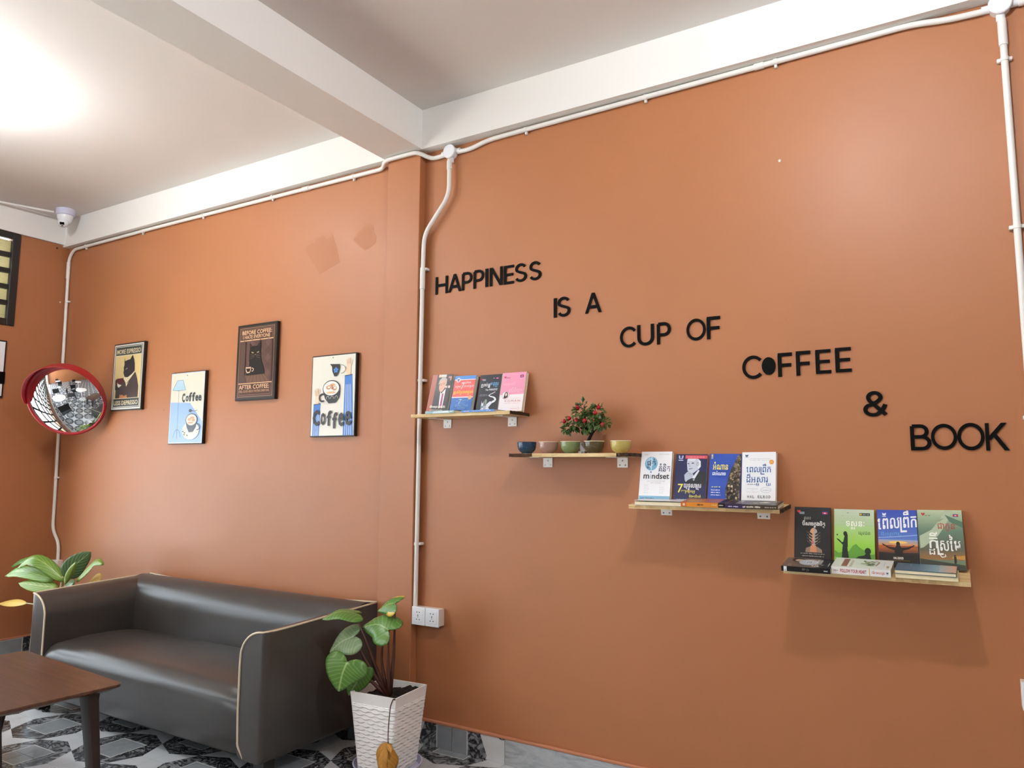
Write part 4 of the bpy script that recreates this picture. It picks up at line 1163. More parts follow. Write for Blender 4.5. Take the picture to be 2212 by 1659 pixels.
# ================================================================== WALL LETTERING
def letter_strokes(ch):
    """centre lines in a unit-height box; the finished letter is fitted to its own measured box"""
    def arc(cx, cy, rx, ry, a0, a1, n=18): return [(cx + rx * math.cos(math.radians(a0 + (a1 - a0) * k / n)), cy + ry * math.sin(math.radians(a0 + (a1 - a0) * k / n))) for k in range(n + 1)]
    return {
        'H': [[(0, 0), (0, 1)], [(.72, 0), (.72, 1)], [(0, .5), (.72, .5)]],
        'A': [('D', (0, 0), (.40, 1)), ('D', (.40, 1), (.80, 0)), [(.12, .30), (.68, .30)]],
        'P': [[(0, 0), (0, 1)], [(0, 1), (.30, 1)] + arc(.30, .73, .27, .27, 90, -90) + [(0, .46)]],
        'I': [[(0, 0), (0, 1)]],
        'N': [[(0, 0), (0, 1)], ('D', (.018, 1), (.662, 0)), [(.68, 0), (.68, 1)]],
        'E': [[(0, 0), (0, 1)], [(-.07, 1), (.5, 1)], [(0, .5), (.46, .5)], [(-.07, 0), (.5, 0)]],
        'F': [[(0, 0), (0, 1)], [(-.07, 1), (.5, 1)], [(0, .52), (.46, .52)]],
        'S': [arc(.29, .74, .27, .26, 25, 205, 14) + [(.16, .56), (.42, .46)] + arc(.29, .26, .29, .26, 35, -155, 16)],
        'C': [arc(.5, .5, .48, .5, 42, 318, 26)],
        'U': [[(0, 1), (0, .34)] + arc(.34, .34, .34, .34, 180, 360, 18) + [(.68, 1)]],
        'O': [arc(.5, .5, .5, .5, 0, 360, 36)],
        'B': [[(0, 0), (0, 1)], [(0, 1), (.30, 1)] + arc(.30, .76, .24, .24, 90, -90) + [(0, .52)], [(0, .52), (.34, .52)] + arc(.34, .26, .28, .26, 90, -90) + [(-.07, 0)]],
        'K': [[(0, 0), (0, 1)], ('D', (.66, 1), (.02, .38)), ('D', (.24, .62), (.74, 0))],
        '&': [[(.74, 0.0), (.20, .62)] + arc(.36, .79, .22, .21, 210, -20, 16) + [(.46, .60), (.20, .44)] + arc(.30, .24, .28, .24, 130, 300, 14) + [(.62, .20), (.74, .46)]],
    }[ch]
def letter_bm(ch, w, h, d, x, z):
    bm = bmesh.new(); tk = 0.155
    ribbons, owner = [], []
    if ch == 'bean':
        ribbons.append([(0.5 + 0.5 * math.cos(2 * PI * k / 32), 0.5 + 0.5 * math.sin(2 * PI * k / 32)) for k in range(32)])
    else:
        for si, ln in enumerate(letter_strokes(ch)):
            if ln[0] == 'D':
                a, b = Vector(ln[1]), Vector(ln[2]); hx = tk / 2 / abs((b - a).normalized().y)
                ribbons.append((a + Vector((hx, 0)), b + Vector((hx, 0)), b - Vector((hx, 0)), a - Vector((hx, 0)))); owner.append(si); continue
            P = [Vector(p) for p in ln]; closed = (P[0] - P[-1]).length < 1e-4
            L, R = [], []
            for i, p in enumerate(P):
                if closed: a, b = P[i - 1] if i else P[-2], P[i + 1] if i < len(P) - 1 else P[1]
                else: a, b = P[max(i - 1, 0)], P[min(i + 1, len(P) - 1)]
                dd = (b - a).normalized(); nn = Vector((-dd.y, dd.x)) * tk / 2
                L.append(p + nn); R.append(p - nn)
            for i in range(len(P) - 1): ribbons.append((L[i], L[i + 1], R[i + 1], R[i])); owner.append(si + (i * 0.06 if ch == '&' else 0))
    xs = [p[0] for r in ribbons for p in r]; ys = [p[1] for r in ribbons for p in r]
    xa, xb, ya, yb = min(xs), max(xs), min(ys), max(ys)
    fx = lambda p: ((p[0] - xa) / (xb - xa) * w, (p[1] - ya) / (yb - ya) * h)
    for q_, r in enumerate(ribbons):
        q = [fx(p) for p in r]; dd = d + 0.00006 * (owner[q_] if owner else 0)
        a = [bm.verts.new((px, 0, pz)) for px, pz in q]; b = [bm.verts.new((px, -dd, pz)) for px, pz in q]
        n = len(q); bm.faces.new(a); bm.faces.new(b[::-1])
        for i in range(n): bm.faces.new((a[i], a[(i + 1) % n], b[(i + 1) % n], b[i]))
    bmesh.ops.remove_doubles(bm, verts=bm.verts, dist=1e-5)
    # drop the hidden walls between neighbouring pieces of one stroke
    dup = {}
    for f in bm.faces: dup.setdefault(frozenset(v.index for v in f.verts) if False else tuple(sorted((round(v.co.x, 6), round(v.co.y, 6), round(v.co.z, 6)) for v in f.verts)), []).append(f)
    bmesh.ops.delete(bm, geom=[f for fs in dup.values() if len(fs) > 1 for f in fs], context='FACES_ONLY')
    return bm
LET = [
('H',-2.120,-2.048,2.061,2.146,'first letter H of the word HAPPINESS'), ('A',-2.044,-1.970,2.062,2.148,'second letter A of the word HAPPINESS'), ('P',-1.966,-1.907,2.063,2.148,'first of the two letters P in HAPPINESS'), ('P',-1.900,-1.842,2.063,2.150,'second of the two letters P in HAPPINESS'),
('I',-1.834,-1.819,2.063,2.149,'letter I in the middle of HAPPINESS'), ('N',-1.810,-1.741,2.063,2.149,'letter N of the word HAPPINESS'), ('E',-1.735,-1.681,2.062,2.148,'letter E of the word HAPPINESS'), ('S',-1.674,-1.614,2.064,2.149,'first of the two letters S ending HAPPINESS'), ('S',-1.600,-1.540,2.062,2.148,'last letter S of the word HAPPINESS'),
('I',-1.478,-1.463,1.884,1.969,'letter I of the word IS'), ('S',-1.459,-1.398,1.884,1.971,'letter S of the word IS'), ('A',-1.328,-1.253,1.886,1.972,'single letter A standing after the word IS'),
('C',-1.171,-1.103,1.726,1.812,'letter C of the word CUP'), ('U',-1.096,-1.025,1.728,1.814,'letter U of the word CUP'), ('P',-1.013,-0.955,1.728,1.816,'letter P of the word CUP'), ('O',-0.892,-0.816,1.731,1.817,'letter O of the word OF'), ('F',-0.812,-0.760,1.732,1.819,'letter F of the word OF'),
('C',-0.682,-0.612,1.569,1.656,'letter C of the word COFFEE'), ('bean',-0.611,-0.562,1.581,1.646,'solid bean-shaped O of the word COFFEE'), ('F',-0.554,-0.504,1.571,1.658,'first of the two letters F in COFFEE'), ('F',-0.491,-0.441,1.572,1.660,'second of the two letters F in COFFEE'), ('E',-0.425,-0.374,1.574,1.660,'first of the two letters E in COFFEE'), ('E',-0.360,-0.308,1.575,1.662,'last letter E of the word COFFEE'),
('&',-0.278,-0.203,1.417,1.504,'ampersand between COFFEE and BOOK'), ('B',-0.140,-0.079,1.301,1.387,'letter B of the word BOOK'), ('O',-0.080,-0.006,1.302,1.387,'first of the two letters O in BOOK'), ('O',-0.006,0.069,1.300,1.388,'second of the two letters O in BOOK'), ('K',0.070,0.134,1.299,1.386,'letter K ending the word BOOK')]
for ch, xa, xb, za, zb, lab in LET:
    bm = letter_bm(ch, xb - xa, zb - za, 0.0045, 0, 0)
    o = obj('wall_letter', bm, M_BLACK)
    o.location = (xa, YB - 0.0005, za)
    tag(o, 'black cut-out ' + lab + ' on rust wall', 'letter', 'black letters spelling the wall motto')

# ================================================================== SHELVES
def shelf(label, x0, x1, yf, zt, brackets, bark_r=True, bark_l=False, tilt=0.0, th=0.014):
    t_ = thing('wall_shelf', label, 'shelf', T((x0 + x1) / 2, YB, zt) @ Matrix.Rotation(tilt, 4, 'X'), 'pale pine wall shelves')
    hw = (x1 - x0) / 2; d = YB - yf
    bm = bmesh.new(); n = 24; f0 = []
    rr = random.Random(int(zt * 1000))
    top, bot = [], []
    for k in range(n + 1):
        x = -hw + 2 * hw * k / n
        yy = -d + rr.uniform(-0.002, 0.002)
        top.append(((x, -0.0005, 0), (x, yy, 0))); bot.append(((x, -0.0005, -th), (x, yy + 0.001, -th)))
    R_ = [[bm.verts.new(p) for p in (a[0], a[1], b[1], b[0])] for a, b in zip(top, bot)]
    for a, b in zip(R_, R_[1:]):
        for k in range(4): bm.faces.new((a[k], a[(k + 1) % 4], b[(k + 1) % 4], b[k]))
    bm.faces.new(R_[0]); bm.faces.new(R_[-1][::-1])
    obj('board', bm, M_PINE, t_)
    def bark(sx, ln, front):
        bm = bmesh.new(); pts = []
        rows = []
        m = 10
        for k in range(m + 1):
            if front: x, y = sx * (hw - ln * (1 - k / m)), -d - 0.0025 + rr.uniform(-0.0015, 0.001)
            else: x, y = sx * (hw + 0.002 + rr.uniform(0, 0.003)), -d * (k / m)
            i_ = Vector((0, 0.004, 0)) if front else Vector((-sx * 0.004, 0, 0))
            rows.append([bm.verts.new(Vector((x, y, 0.0005 - rr.uniform(0, 0.002)))), bm.verts.new(Vector((x, y, -th - 0.0005 + rr.uniform(0, 0.003)))), bm.verts.new(Vector((x, y, -th)) + i_), bm.verts.new(Vector((x, y, 0)) + i_)])
        for a, b in zip(rows, rows[1:]):
            for k in range(4): bm.faces.new((a[k], a[(k + 1) % 4], b[(k + 1) % 4], b[k]))
        bm.faces.new(rows[0]); bm.faces.new(rows[-1][::-1])
        obj('bark_edge', bm, M_BARK, t_)
    if bark_r: bark(1, 0, False)
    if bark_l: bark(-1, 0.11, True); bark(1, 0.05, True); bark(1, 0, False)
    for bx in brackets:
        cx = bx - (x0 + x1) / 2
        bm = bmesh.new()
        box(bm, (cx - 0.023, -0.0035, -th - 0.042), (cx + 0.023, -0.0005, -th), 0.0012, 1)
        box(bm, (cx - 0.023, -min(0.12, d - 0.02), -th - 0.003), (cx + 0.023, -0.0005, -th), 0.001, 1)
        br = obj('bracket', bm, M_BRKT, t_)
        for qx, qz in ((-0.012, -0.032), (0.012, -0.032), (0.0, -0.014)):
            bm = bmesh.new(); lathe(bm, [(0, 0.0012), (0.0025, 0.0012), (0.0034, 0), (0, 0)], 10, T(cx + qx, -0.0036, -th + qz) @ Matrix.Rotation(PI / 2, 4, 'X'))
            obj('screw', bm, M_SCREW, br)
    return t_
Z3, TL3, Z4, TL4 = 1.1125, math.radians(3.4), 0.9245, math.radians(5.2)
def on3(y): return Z3 - (YB - y) * math.tan(TL3)
def on4(y): return Z4 - (YB - y) * math.tan(TL4)
shelf('highest pine shelf with four upright books, left of the four', -2.127, -1.602, 2.64, 1.474, (-2.037, -1.685))
shelf('pine shelf with five coloured bowls and a bonsai', -1.617, -1.083, 2.66, 1.2955, (-1.507, -1.166), bark_r=False, bark_l=True)
shelf('pine shelf holding the white mindset book, second lowest', -1.072, -0.531, 2.625, Z3, (-0.987, -0.622), tilt=TL3)
shelf('lowest pine shelf with four upright books, right of the four', -0.524, 0.006, 2.615, Z4, (-0.438, -0.078), bark_r=False, tilt=TL4)

# ------------------------------------------------------------------ bowls and bonsai
zs = 1.2955
for x, col, lab in ((-1.554, '#23415c', 'dark blue'), (-1.452, '#a58173', 'dusty pink'), (-1.351, '#7d8c5c', 'sage green'), (-1.246, '#564a31', 'olive brown'), (-1.132, '#c0ad60', 'pale yellow')):
    t_ = thing('bowl', lab + ' glazed bowl on the second shelf', 'bowl', T(x, 2.699, zs + 0.0004) @ Matrix.Scale(1.022, 4), 'glazed bowls on the shelf')
    prof = [(0, 0.0), (0.0205, 0.0), (0.0218, 0.003), (0.0285, 0.0075), (0.0345, 0.015), (0.0375, 0.025), (0.0390, 0.036), (0.0395, 0.046), (0.0385, 0.0465), (0.0372, 0.040), (0.034, 0.020), (0.025, 0.009), (0, 0.007)]
    obj('body', lathe(bmesh.new(), prof, 40), glaze('glaze_' + lab.replace(' ', '_'), col), t_, sharp=60)
    lc = {'dark blue': '#1b2f45'}.get(lab, '#d9c9a6')
    obj('rim', lathe(bmesh.new(), [(0.0397, 0.0445), (0.0402, 0.0462), (0.0388, 0.0475), (0.0378, 0.0462)], 40), simple('rim_' + lab.replace(' ', '_'), lc, 0.3), t_, True)
bs = thing('bonsai', 'small bonsai with red fruits in a white pot behind the bowls', 'bonsai', T(-1.300, 2.768, zs + 0.0004))
binv = bs.matrix_world.inverted()
bm = bmesh.new(); rg = []
for h, z in ((0.030, 0.008), (0.033, 0.038), (0.036, 0.040), (0.036, 0.044), (0.032, 0.044), (0.030, 0.036)):
    rg.append([bm.verts.new((sx * h, sy * h * 0.62, z)) for sx, sy in ((-1, -1), (1, -1), (1, 1), (-1, 1))])
for a, b in zip(rg, rg[1:]):
    for k in range(4): bm.faces.new((a[k], a[(k + 1) % 4], b[(k + 1) % 4], b[k]))
bm.faces.new(rg[0][::-1]); bm.faces.new(rg[-1])
for sx in (-1, 1):
    for sy in (-1, 1): box(bm, (sx * 0.026 - 0.007 + sx * 0.006, sy * 0.016 - 0.005, 0), (sx * 0.026 + 0.007 + sx * 0.006, sy * 0.016 + 0.005, 0.010))
obj('pot', bm, M_PLATE, bs)
yb = 2.755
bm = bmesh.new()
def br(pts, r0, r1):
    P = fillet([binv @ Vector(p) for p in pts], 0.02, 4); n = len(P)
    tube(bm, P, [r0 + (r1 - r0) * i / (n - 1) for i in range(n)], 8)
br([(-1.298, yb, 1.325), (-1.296, yb - 0.005, 1.345), (-1.276, yb - 0.01, 1.378), (-1.255, yb - 0.01, 1.40)], 0.0085, 0.005)
br([(-1.255, yb - 0.01, 1.40), (-1.235, yb, 1.43), (-1.235, yb, 1.465)], 0.005, 0.002)
br([(-1.278, yb - 0.01, 1.375), (-1.30, yb - 0.015, 1.395), (-1.325, yb - 0.01, 1.415), (-1.36, yb - 0.01, 1.42)], 0.0065, 0.002)
br([(-1.30, yb - 0.015, 1.395), (-1.305, yb - 0.01, 1.44), (-1.315, yb, 1.49)], 0.004, 0.002)
br([(-1.255, yb - 0.01, 1.40), (-1.225, yb - 0.02, 1.41)], 0.004, 0.002)
obj('trunk', bm, M_TRUNK, bs, True)
fr = [(-1.318, 1.481), (-1.226, 1.478), (-1.237, 1.455), (-1.352, 1.437), (-1.319, 1.429), (-1.284, 1.426), (-1.204, 1.408), (-1.374, 1.426)]
rr = random.Random(11)
bm = bmesh.new(); uvl = bm.loops.layers.uv.new('UVMap')
def bl(c, d, ln, wd, nrm):
    d = d.normalized(); s = d.cross(nrm).normalized(); u = s.cross(d)
    pts = [c, c + d * ln * 0.45 + s * wd + u * 0.002, c + d * ln - u * 0.003, c + d * ln * 0.45 - s * wd + u * 0.002, c + d * ln * 0.5 - u * 0.001]
    v = [bm.verts.new(binv @ p) for p in pts]
    for f, uv in (((v[0], v[1], v[4]), ((.5, 0), (1, .45), (.5, .5))), ((v[1], v[2], v[4]), ((1, .45), (.5, 1), (.5, .5))), ((v[2], v[3], v[4]), ((.5, 1), (0, .45), (.5, .5))), ((v[3], v[0], v[4]), ((0, .45), (.5, 0), (.5, .5)))):
        fc = bm.faces.new(f)
        for lp, q in zip(fc.loops, uv): lp[uvl].uv = q
for cx, cz, rx, rz, n in ((-1.305, 1.468, 0.034, 0.036, 60), (-1.243, 1.455, 0.034, 0.034, 60), (-1.345, 1.415, 0.042, 0.030, 60), (-1.285, 1.43, 0.045, 0.028, 80), (-1.218, 1.418, 0.030, 0.020, 40), (-1.295, 1.400, 0.03, 0.014, 26), (-1.365, 1.396, 0.026, 0.020, 34)):
    for k in range(n):
        a, b = rr.uniform(0, 2 * PI), rr.uniform(-1, 1); q = rr.random() ** 0.5
        d = Vector((math.cos(a) * math.sqrt(1 - b * b), math.sin(a) * math.sqrt(1 - b * b), b))
        c = Vector((cx + d.x * rx * q, min(2.775, 2.715 + d.y * 0.035 * q), cz + d.z * rz * q))
        dd = (d + Vector((0, -0.3, rr.uniform(-0.9, 0.5)))) ; bl(c, dd, rr.uniform(0.018, 0.028), rr.uniform(0.006, 0.0095), Vector((rr.uniform(-.5, .5), -0.6, 0.8)))
fo = bpy.data.meshes.new('foliage'); bm.to_mesh(fo); bm.free()
o = link_mesh('foliage', fo, M_BONS, bs); o['kind'] = 'stuff'
for x, z in fr:
    bm = bmesh.new(); bmesh.ops.create_uvsphere(bm, u_segments=16, v_segments=10, radius=0.0092)
    o = obj('fruit', bm, M_FRUIT, bs, True); o.location = binv @ Vector((x, 2.69 if z < 1.47 else 2.70, z))

# ================================================================== BOOKS
def book(label, w, h, t, m, col, spine=None, art=None, spine_art=None, back=None, group=None, curl=0.0):
    """local axes: x across the cover from the spine, z up the cover, the front cover looks to -y; t thick"""
    b = thing('book', label, 'book', m, group)
    ct_ = 0.0011
    bm = bmesh.new(); n = 10
    def cv(x, up):      # cover bows away from the pages near its loose edge
        return -curl * max(0.0, (x / w - 0.35) / 0.65) ** 2 * up
    rows = []
    for k in range(n + 1):
        x = w * k / n
        rows.append([bm.verts.new((x, -t + cv(x, 1), 0)), bm.verts.new((x, -t + cv(x, 1), h)), bm.verts.new((x, -t + ct_ + cv(x, 1), h)), bm.verts.new((x, -t + ct_ + cv(x, 1), 0))])
    for a, c in zip(rows, rows[1:]):
        for k in range(4): bm.faces.new((a[k], a[(k + 1) % 4], c[(k + 1) % 4], c[k]))
    bm.faces.new(rows[0]); bm.faces.new(rows[-1][::-1])
    obj('front_cover', bm, cover_mat(col), b)
    boxo('back_cover', (0, -ct_, 0), (w, 0, h), cover_mat(back or col), b)
    boxo('spine', (-0.0008, -t, 0), (0.0012, 0, h), cover_mat(spine or col), b)
    boxo('page_block', (0.001, -t + ct_, 0.001), (w - 0.0015, -ct_, h - 0.0012), M_PAPER, b)
    if art:
        p = Print(w - 0.001, h)
        art(p)
        if curl: p.v = [(x, y, z + curl * max(0.0, (x / w - 0.35) / 0.65) ** 2) for x, y, z in p.v]
        p.build('cover_print', b, frame((0.0005, -t - 0.00012, 0), (1, 0, 0), (0, 0, 1), (0, -1, 0)))
    if spine_art:
        p = Print(h, t, 0.00004); spine_art(p)
        p.build('spine_print', b, frame((-0.00095, 0, h), (0, 0, -1), (0, -1, 0), (-1, 0, 0)))
    return b
def upright(x, z, h, t, lean=14, roll=0.0, yaw=0.0):
    """book leaning back against the wall, bottom edge on the shelf"""
    a = math.radians(lean)
    y = YB - h * math.sin(a) - 0.001
    return T(x, y, z + 0.0004) @ Matrix.Rotation(yaw, 4, 'Z') @ Matrix.Rotation(-a, 4, 'X') @ Matrix.Rotation(roll, 4, 'Y')
def flat_spine(x1, yf, z, rz=0.0, tilt=0.0):
    """lying, front cover up, spine towards the viewer, top of the cover to the left; x1 is the right end"""
    return T(x1, yf, z + 0.0004) @ Matrix.Rotation(rz, 4, 'Z') @ Matrix.Rotation(tilt, 4, 'X') @ frame((0, 0, 0), (0, 1, 0), (0, 0, -1), (-1, 0, 0))
def flat_fore(x0, yback, z, rz=0.0, tilt=0.0):
    """lying, front cover up, page edge towards the viewer; x0 is the left end"""
    return T(x0, yback, z + 0.0004) @ Matrix.Rotation(rz, 4, 'Z') @ Matrix.Rotation(tilt, 4, 'X') @ frame((0, 0, 0), (0, -1, 0), (0, 0, -1), (1, 0, 0))

def heart(p, x, y, s, col):
    k = p.w / p.h
    p.poly([(x, y - s * k), (x - s, y + s * k * 0.2), (x - s * 0.9, y + s * k * 0.75), (x - s * 0.45, y + s * k * 0.85), (x, y + s * k * 0.4), (x + s * 0.45, y + s * k * 0.85), (x + s * 0.9, y + s * k * 0.75), (x + s, y + s * k * 0.2)], col)
def flag(p, x, y, w, h):
    p.rect(x, y, x + w, y + h, '#2a3a8c'); p.rect(x, y + h * 0.25, x + w, y + h * 0.75, '#d02636')
    p.poly([(x + w * .3, y + h * .32), (x + w * .7, y + h * .32), (x + w * .65, y + h * .5), (x + w * .5, y + h * .65), (x + w * .35, y + h * .5)], '#f3efe6')
def emblem(p, x, y, s, col, col2):
    k = p.w / p.h
    p.poly([(x - s, y + s * k), (x - s * .5, y + s * k * .8), (x, y + s * k * .4), (x + s * .5, y + s * k * .8), (x + s, y + s * k), (x + s * .9, y - s * k * .3), (x, y - s * k * .7), (x - s * .9, y - s * k * .3)], col)
    p.rect(x - s, y - s * k * 1.3, x + s, y - s * k * 0.95, col2)

# ---- top shelf
def a_man(p):
    p.rect(0, 0, 1, 1, '#2a2522'); p.rect(0, 0, 0.235, 1, '#a4513f')
    p.rect(0.30, 0.93, 0.68, 1, '#d9c9b4'); p.rect(0.45, 0.95, 0.66, 1, '#c9d4d0')
    p.rect(0.70, 0.83, 0.98, 0.97, '#4a3a35'); p.poly([(0.80, 0.95), (0.94, 0.95), (0.94, 0.86), (0.89, 0.84), (0.89, 0.91), (0.80, 0.91)], '#c98f8a')
    p.rect(0.70, 0.66, 0.98, 0.73, '#5a4c44'); p.disc(0.76, 0.69, 0.05, 0.025, '#d9cfc4'); p.rect(0.86, 0.66, 0.94, 0.72, '#cfc6bb')
    p.rect(0.24, 0.58, 0.30, 0.72, '#2f3a4e')
    p.poly([(0.24, 0.16), (0.27, 0.42), (0.36, 0.53), (0.52, 0.58), (0.78, 0.66), (0.98, 0.62), (0.98, 0.16)], '#1b191b')
    p.poly([(0.52, 0.58), (0.58, 0.52), (0.72, 0.62), (0.76, 0.66), (0.76, 0.16), (0.58, 0.16)], '#efe6e4')
    p.poly([(0.62, 0.55), (0.66, 0.51), (0.70, 0.55), (0.72, 0.16), (0.62, 0.16)], '#a2437f')
    p.poly([(0.40, 0.80), (0.44, 0.88), (0.60, 0.91), (0.72, 0.87), (0.74, 0.76), (0.70, 0.66), (0.60, 0.565), (0.50, 0.57), (0.42, 0.65)], '#dfae95')
    p.poly([(0.36, 0.74), (0.38, 0.86), (0.48, 0.92), (0.64, 0.925), (0.74, 0.88), (0.76, 0.76), (0.71, 0.72), (0.70, 0.83), (0.60, 0.865), (0.46, 0.84), (0.41, 0.78)], '#b9b3ad')
    p.ell(0.47, 0.75, 0.055, 0.02, 0.0012, '#3c2f2a'); p.ell(0.62, 0.77, 0.055, 0.02, 0.0012, '#3c2f2a'); p.line([(0.46, 0.655), (0.53, 0.635), (0.60, 0.66)], 0.0014, '#a5574c')
    p.line([(0.53, 0.76), (0.51, 0.70), (0.55, 0.695)], 0.001, '#b57d66')
    p.text('ជំងឺមហារក្យ ឆ្លង ដែន', 0.14, 0.90, 0.155, 0.235, '#f3efe4', 0.02)
    p.dashes(0.16, 0.80, 0.10, 0.028, '#d9d4c6', 4)
def a_habits(p):
    p.rect(0, 0, 1, 1, '#2f6db8'); p.rect(0, 0.90, 1, 1, '#4f8fd6'); p.rect(0, 0.885, 1, 0.905, '#f2e9ea')
    p.rect(0, 0.44, 1, 0.885, '#e0625c'); p.rect(0, 0.415, 1, 0.44, '#f2e3e4')
    p.disc(0.18, 0.885, 0.10, 0.06, '#f0e6e8'); emblem(p, 0.18, 0.89, 0.055, '#2b4f8a', '#2b4f8a')
    p.text('ទម_លាប់', 0.08, 0.34, 0.66, 0.75, '#fbeff0', 0.015); p.text('7', 0.35, 0.48, 0.64, 0.82, '#fff4f4', 0.01, 0.15)
    p.text('យ៉ាង', 0.52, 0.80, 0.79, 0.85, '#fbeff0', 0.01); p.text('របស់អ_នក', 0.50, 0.96, 0.67, 0.76, '#fbeff0', 0.015)
    p.text('<បសិទ_ធភាពខ_ពស់', 0.06, 0.97, 0.49, 0.62, '#f6d44f', 0.02)
    p.disc(0.86, 0.41, 0.085, 0.055, '#d9a77b')
    p.text('THE', 0.24, 0.34, 0.32, 0.345, '#b5d2ef'); p.text('7', 0.34, 0.48, 0.24, 0.38, '#c7dcf0', 0.0, 0.15); p.text('HABITS OF', 0.50, 0.82, 0.315, 0.355, '#8fbbe8')
    p.text('HIGHLY', 0.42, 0.70, 0.25, 0.295, '#8fbbe8'); p.text('EFFECTIVE', 0.24, 0.84, 0.175, 0.235, '#8fbbe8'); p.text('PEOPLE', 0.36, 0.72, 0.12, 0.16, '#8fbbe8')
    p.grad(0, 0, 1, 0.08, '#1c4c92', '#2f6db8', 6)
def a_paradise(p):
    p.rect(0, 0, 1, 1, '#232630')
    heart(p, 0.10, 0.88, 0.05, '#b53139'); p.rect(0.13, 0.845, 0.27, 0.885, '#9aa0a8'); flag(p, 0.74, 0.87, 0.14, 0.05); p.rect(0.64, 0.885, 0.67, 0.91, '#cfd3da')
    p.text('<បាប់ផ_លូ', 0.10, 0.52, 0.65, 0.79, '#eef1f4', 0.03); p.text('មនុស_ស', 0.53, 0.90, 0.66, 0.79, '#6eaede', 0.025)
    p.text('The', 0.32, 0.46, 0.575, 0.62, '#e9ecef', 0.02); p.text('PARADICE', 0.50, 0.88, 0.575, 0.625, '#e9ecef', 0.02)
    p.dashes(0.10, 0.46, 0.465, 0.02, '#8d929c', 6); p.dashes(0.08, 0.50, 0.435, 0.02, '#8d929c', 7)
    path = [(0.78, 0.545), (0.80, 0.53), (0.74, 0.51), (0.60, 0.48), (0.52, 0.445), (0.60, 0.42), (0.76, 0.395), (0.86, 0.35), (0.84, 0.30), (0.72, 0.265)]
    wd = [0.0012, 0.0015, 0.002, 0.0025, 0.003, 0.004, 0.0055, 0.008, 0.009, 0.010]
    for i in range(len(path) - 1): p.line([path[i], path[i + 1]], (wd[i] + wd[i + 1]) / 2 + 0.0006, '#eceef2')
    p.poly([(0.62, 0.29), (0.76, 0.27), (0.58, 0.13), (0.64, 0.085), (0.48, 0.06), (0.36, 0.0), (0.22, 0.0), (0.14, 0.05), (0.34, 0.16), (0.44, 0.20)], '#e6e7f0')
    p.poly([(0.23, 0.20), (0.23, 0.31), (0.26, 0.25), (0.31, 0.25), (0.33, 0.31), (0.34, 0.20), (0.36, 0.13), (0.22, 0.13)], '#dfe3e6'); p.rect(0.22, 0.12, 0.34, 0.18, '#7f99a8')
    p.disc(0.42, 0.29, 0.06, 0.06, '#8b9b8e'); p.poly([(0.37, 0.25), (0.47, 0.25), (0.48, 0.18), (0.36, 0.18)], '#7b8a80')
    p.rect(0.37, 0.06, 0.395, 0.18, '#4d4f57'); p.rect(0.43, 0.06, 0.455, 0.18, '#4d4f57'); p.dashes(0.62, 0.78, 0.045, 0.02, '#b9bdc4', 3)
def a_woman(p):
    p.rect(0, 0, 1, 1, '#f4eef0'); p.rect(0, 0.43, 1, 1, '#ee9cba')
    heart(p, 0.12, 0.885, 0.045, '#c6273a'); p.rect(0.15, 0.855, 0.34, 0.872, '#a5577a'); flag(p, 0.76, 0.86, 0.15, 0.065)
    p.text('អារម_មណ៍', 0.09, 0.58, 0.64, 0.75, '#f6b9ce', 0.012); p.text('នារីនិយម', 0.36, 0.93, 0.48, 0.61, '#f8c6d6', 0.012)
    p.disc(0.24, 0.415, 0.155, 0.105, '#d88aa0'); p.disc(0.24, 0.415, 0.138, 0.094, '#fbf5f5')
    p.disc(0.26, 0.44, 0.075, 0.06, '#33231f'); p.poly([(0.18, 0.44), (0.16, 0.34), (0.24, 0.33), (0.34, 0.36), (0.34, 0.44)], '#33231f')
    p.disc(0.255, 0.43, 0.045, 0.042, '#ecd0c0'); p.disc(0.255, 0.41, 0.018, 0.006, '#b8545c')
    p.dashes(0.38, 0.90, 0.325, 0.012, '#e2a6ac', 4)
    for i, ch in enumerate('WOMAN'):
        x = 0.22 + i * 0.143; p.text(ch, x, x + 0.095, 0.235, 0.29, '#c8727a')
    p.dashes(0.22, 0.88, 0.195, 0.012, '#dba3a6', 5); p.line([(0.5, 0.065), (0.80, 0.065)], 0.0012, '#d9a9b4'); p.ell(0.85, 0.07, 0.035, 0.02, 0.0008, '#d9a9b4')
z1 = 1.474
book('upright book with a smiling man in a suit and reddish spine strip', 0.118, 0.197, 0.019, upright(-2.118, z1, 0.197, 0.019, 14, math.radians(2.0)), '#2a2522', '#a4513f', a_man, group='upright books on the highest shelf')
book('upright red and blue book with yellow title and large 7', 0.118, 0.182, 0.021, upright(-1.985, z1, 0.182, 0.021, 14, math.radians(1.0)), '#2f6db8', None, a_habits, group='upright books on the highest shelf')
book('upright dark navy book with a white winding road', 0.114, 0.180, 0.015, upright(-1.845, z1, 0.180, 0.015, 14), '#232630', None, a_paradise, group='upright books on the highest shelf')
book('upright pink and white book titled WOMAN', 0.120, 0.180, 0.021, upright(-1.722, z1, 0.180, 0.021, 14), '#f2e4e8', None, a_woman, group='upright books on the highest shelf')
def a_teal(p):
    p.rect(0, 0, 1, 1, '#7ea0a3'); p.poly([(0.0, 0.2), (1, 0.55), (1, 0.7), (0.0, 0.45)], '#dfe9ea'); p.poly([(0.2, 0), (1, 0.25), (1, 0.32), (0.1, 0.1)], '#c5d5d6')
def s_teal(p):
    p.rect(0, 0, 1, 1, '#86a7a9'); p.poly([(0.25, 0), (0.85, 0), (0.8, 1), (0.3, 0.8)], '#c3d5d6'); p.dashes(0.62, 0.95, 0.3, 0.35, '#eef4f4', 2)
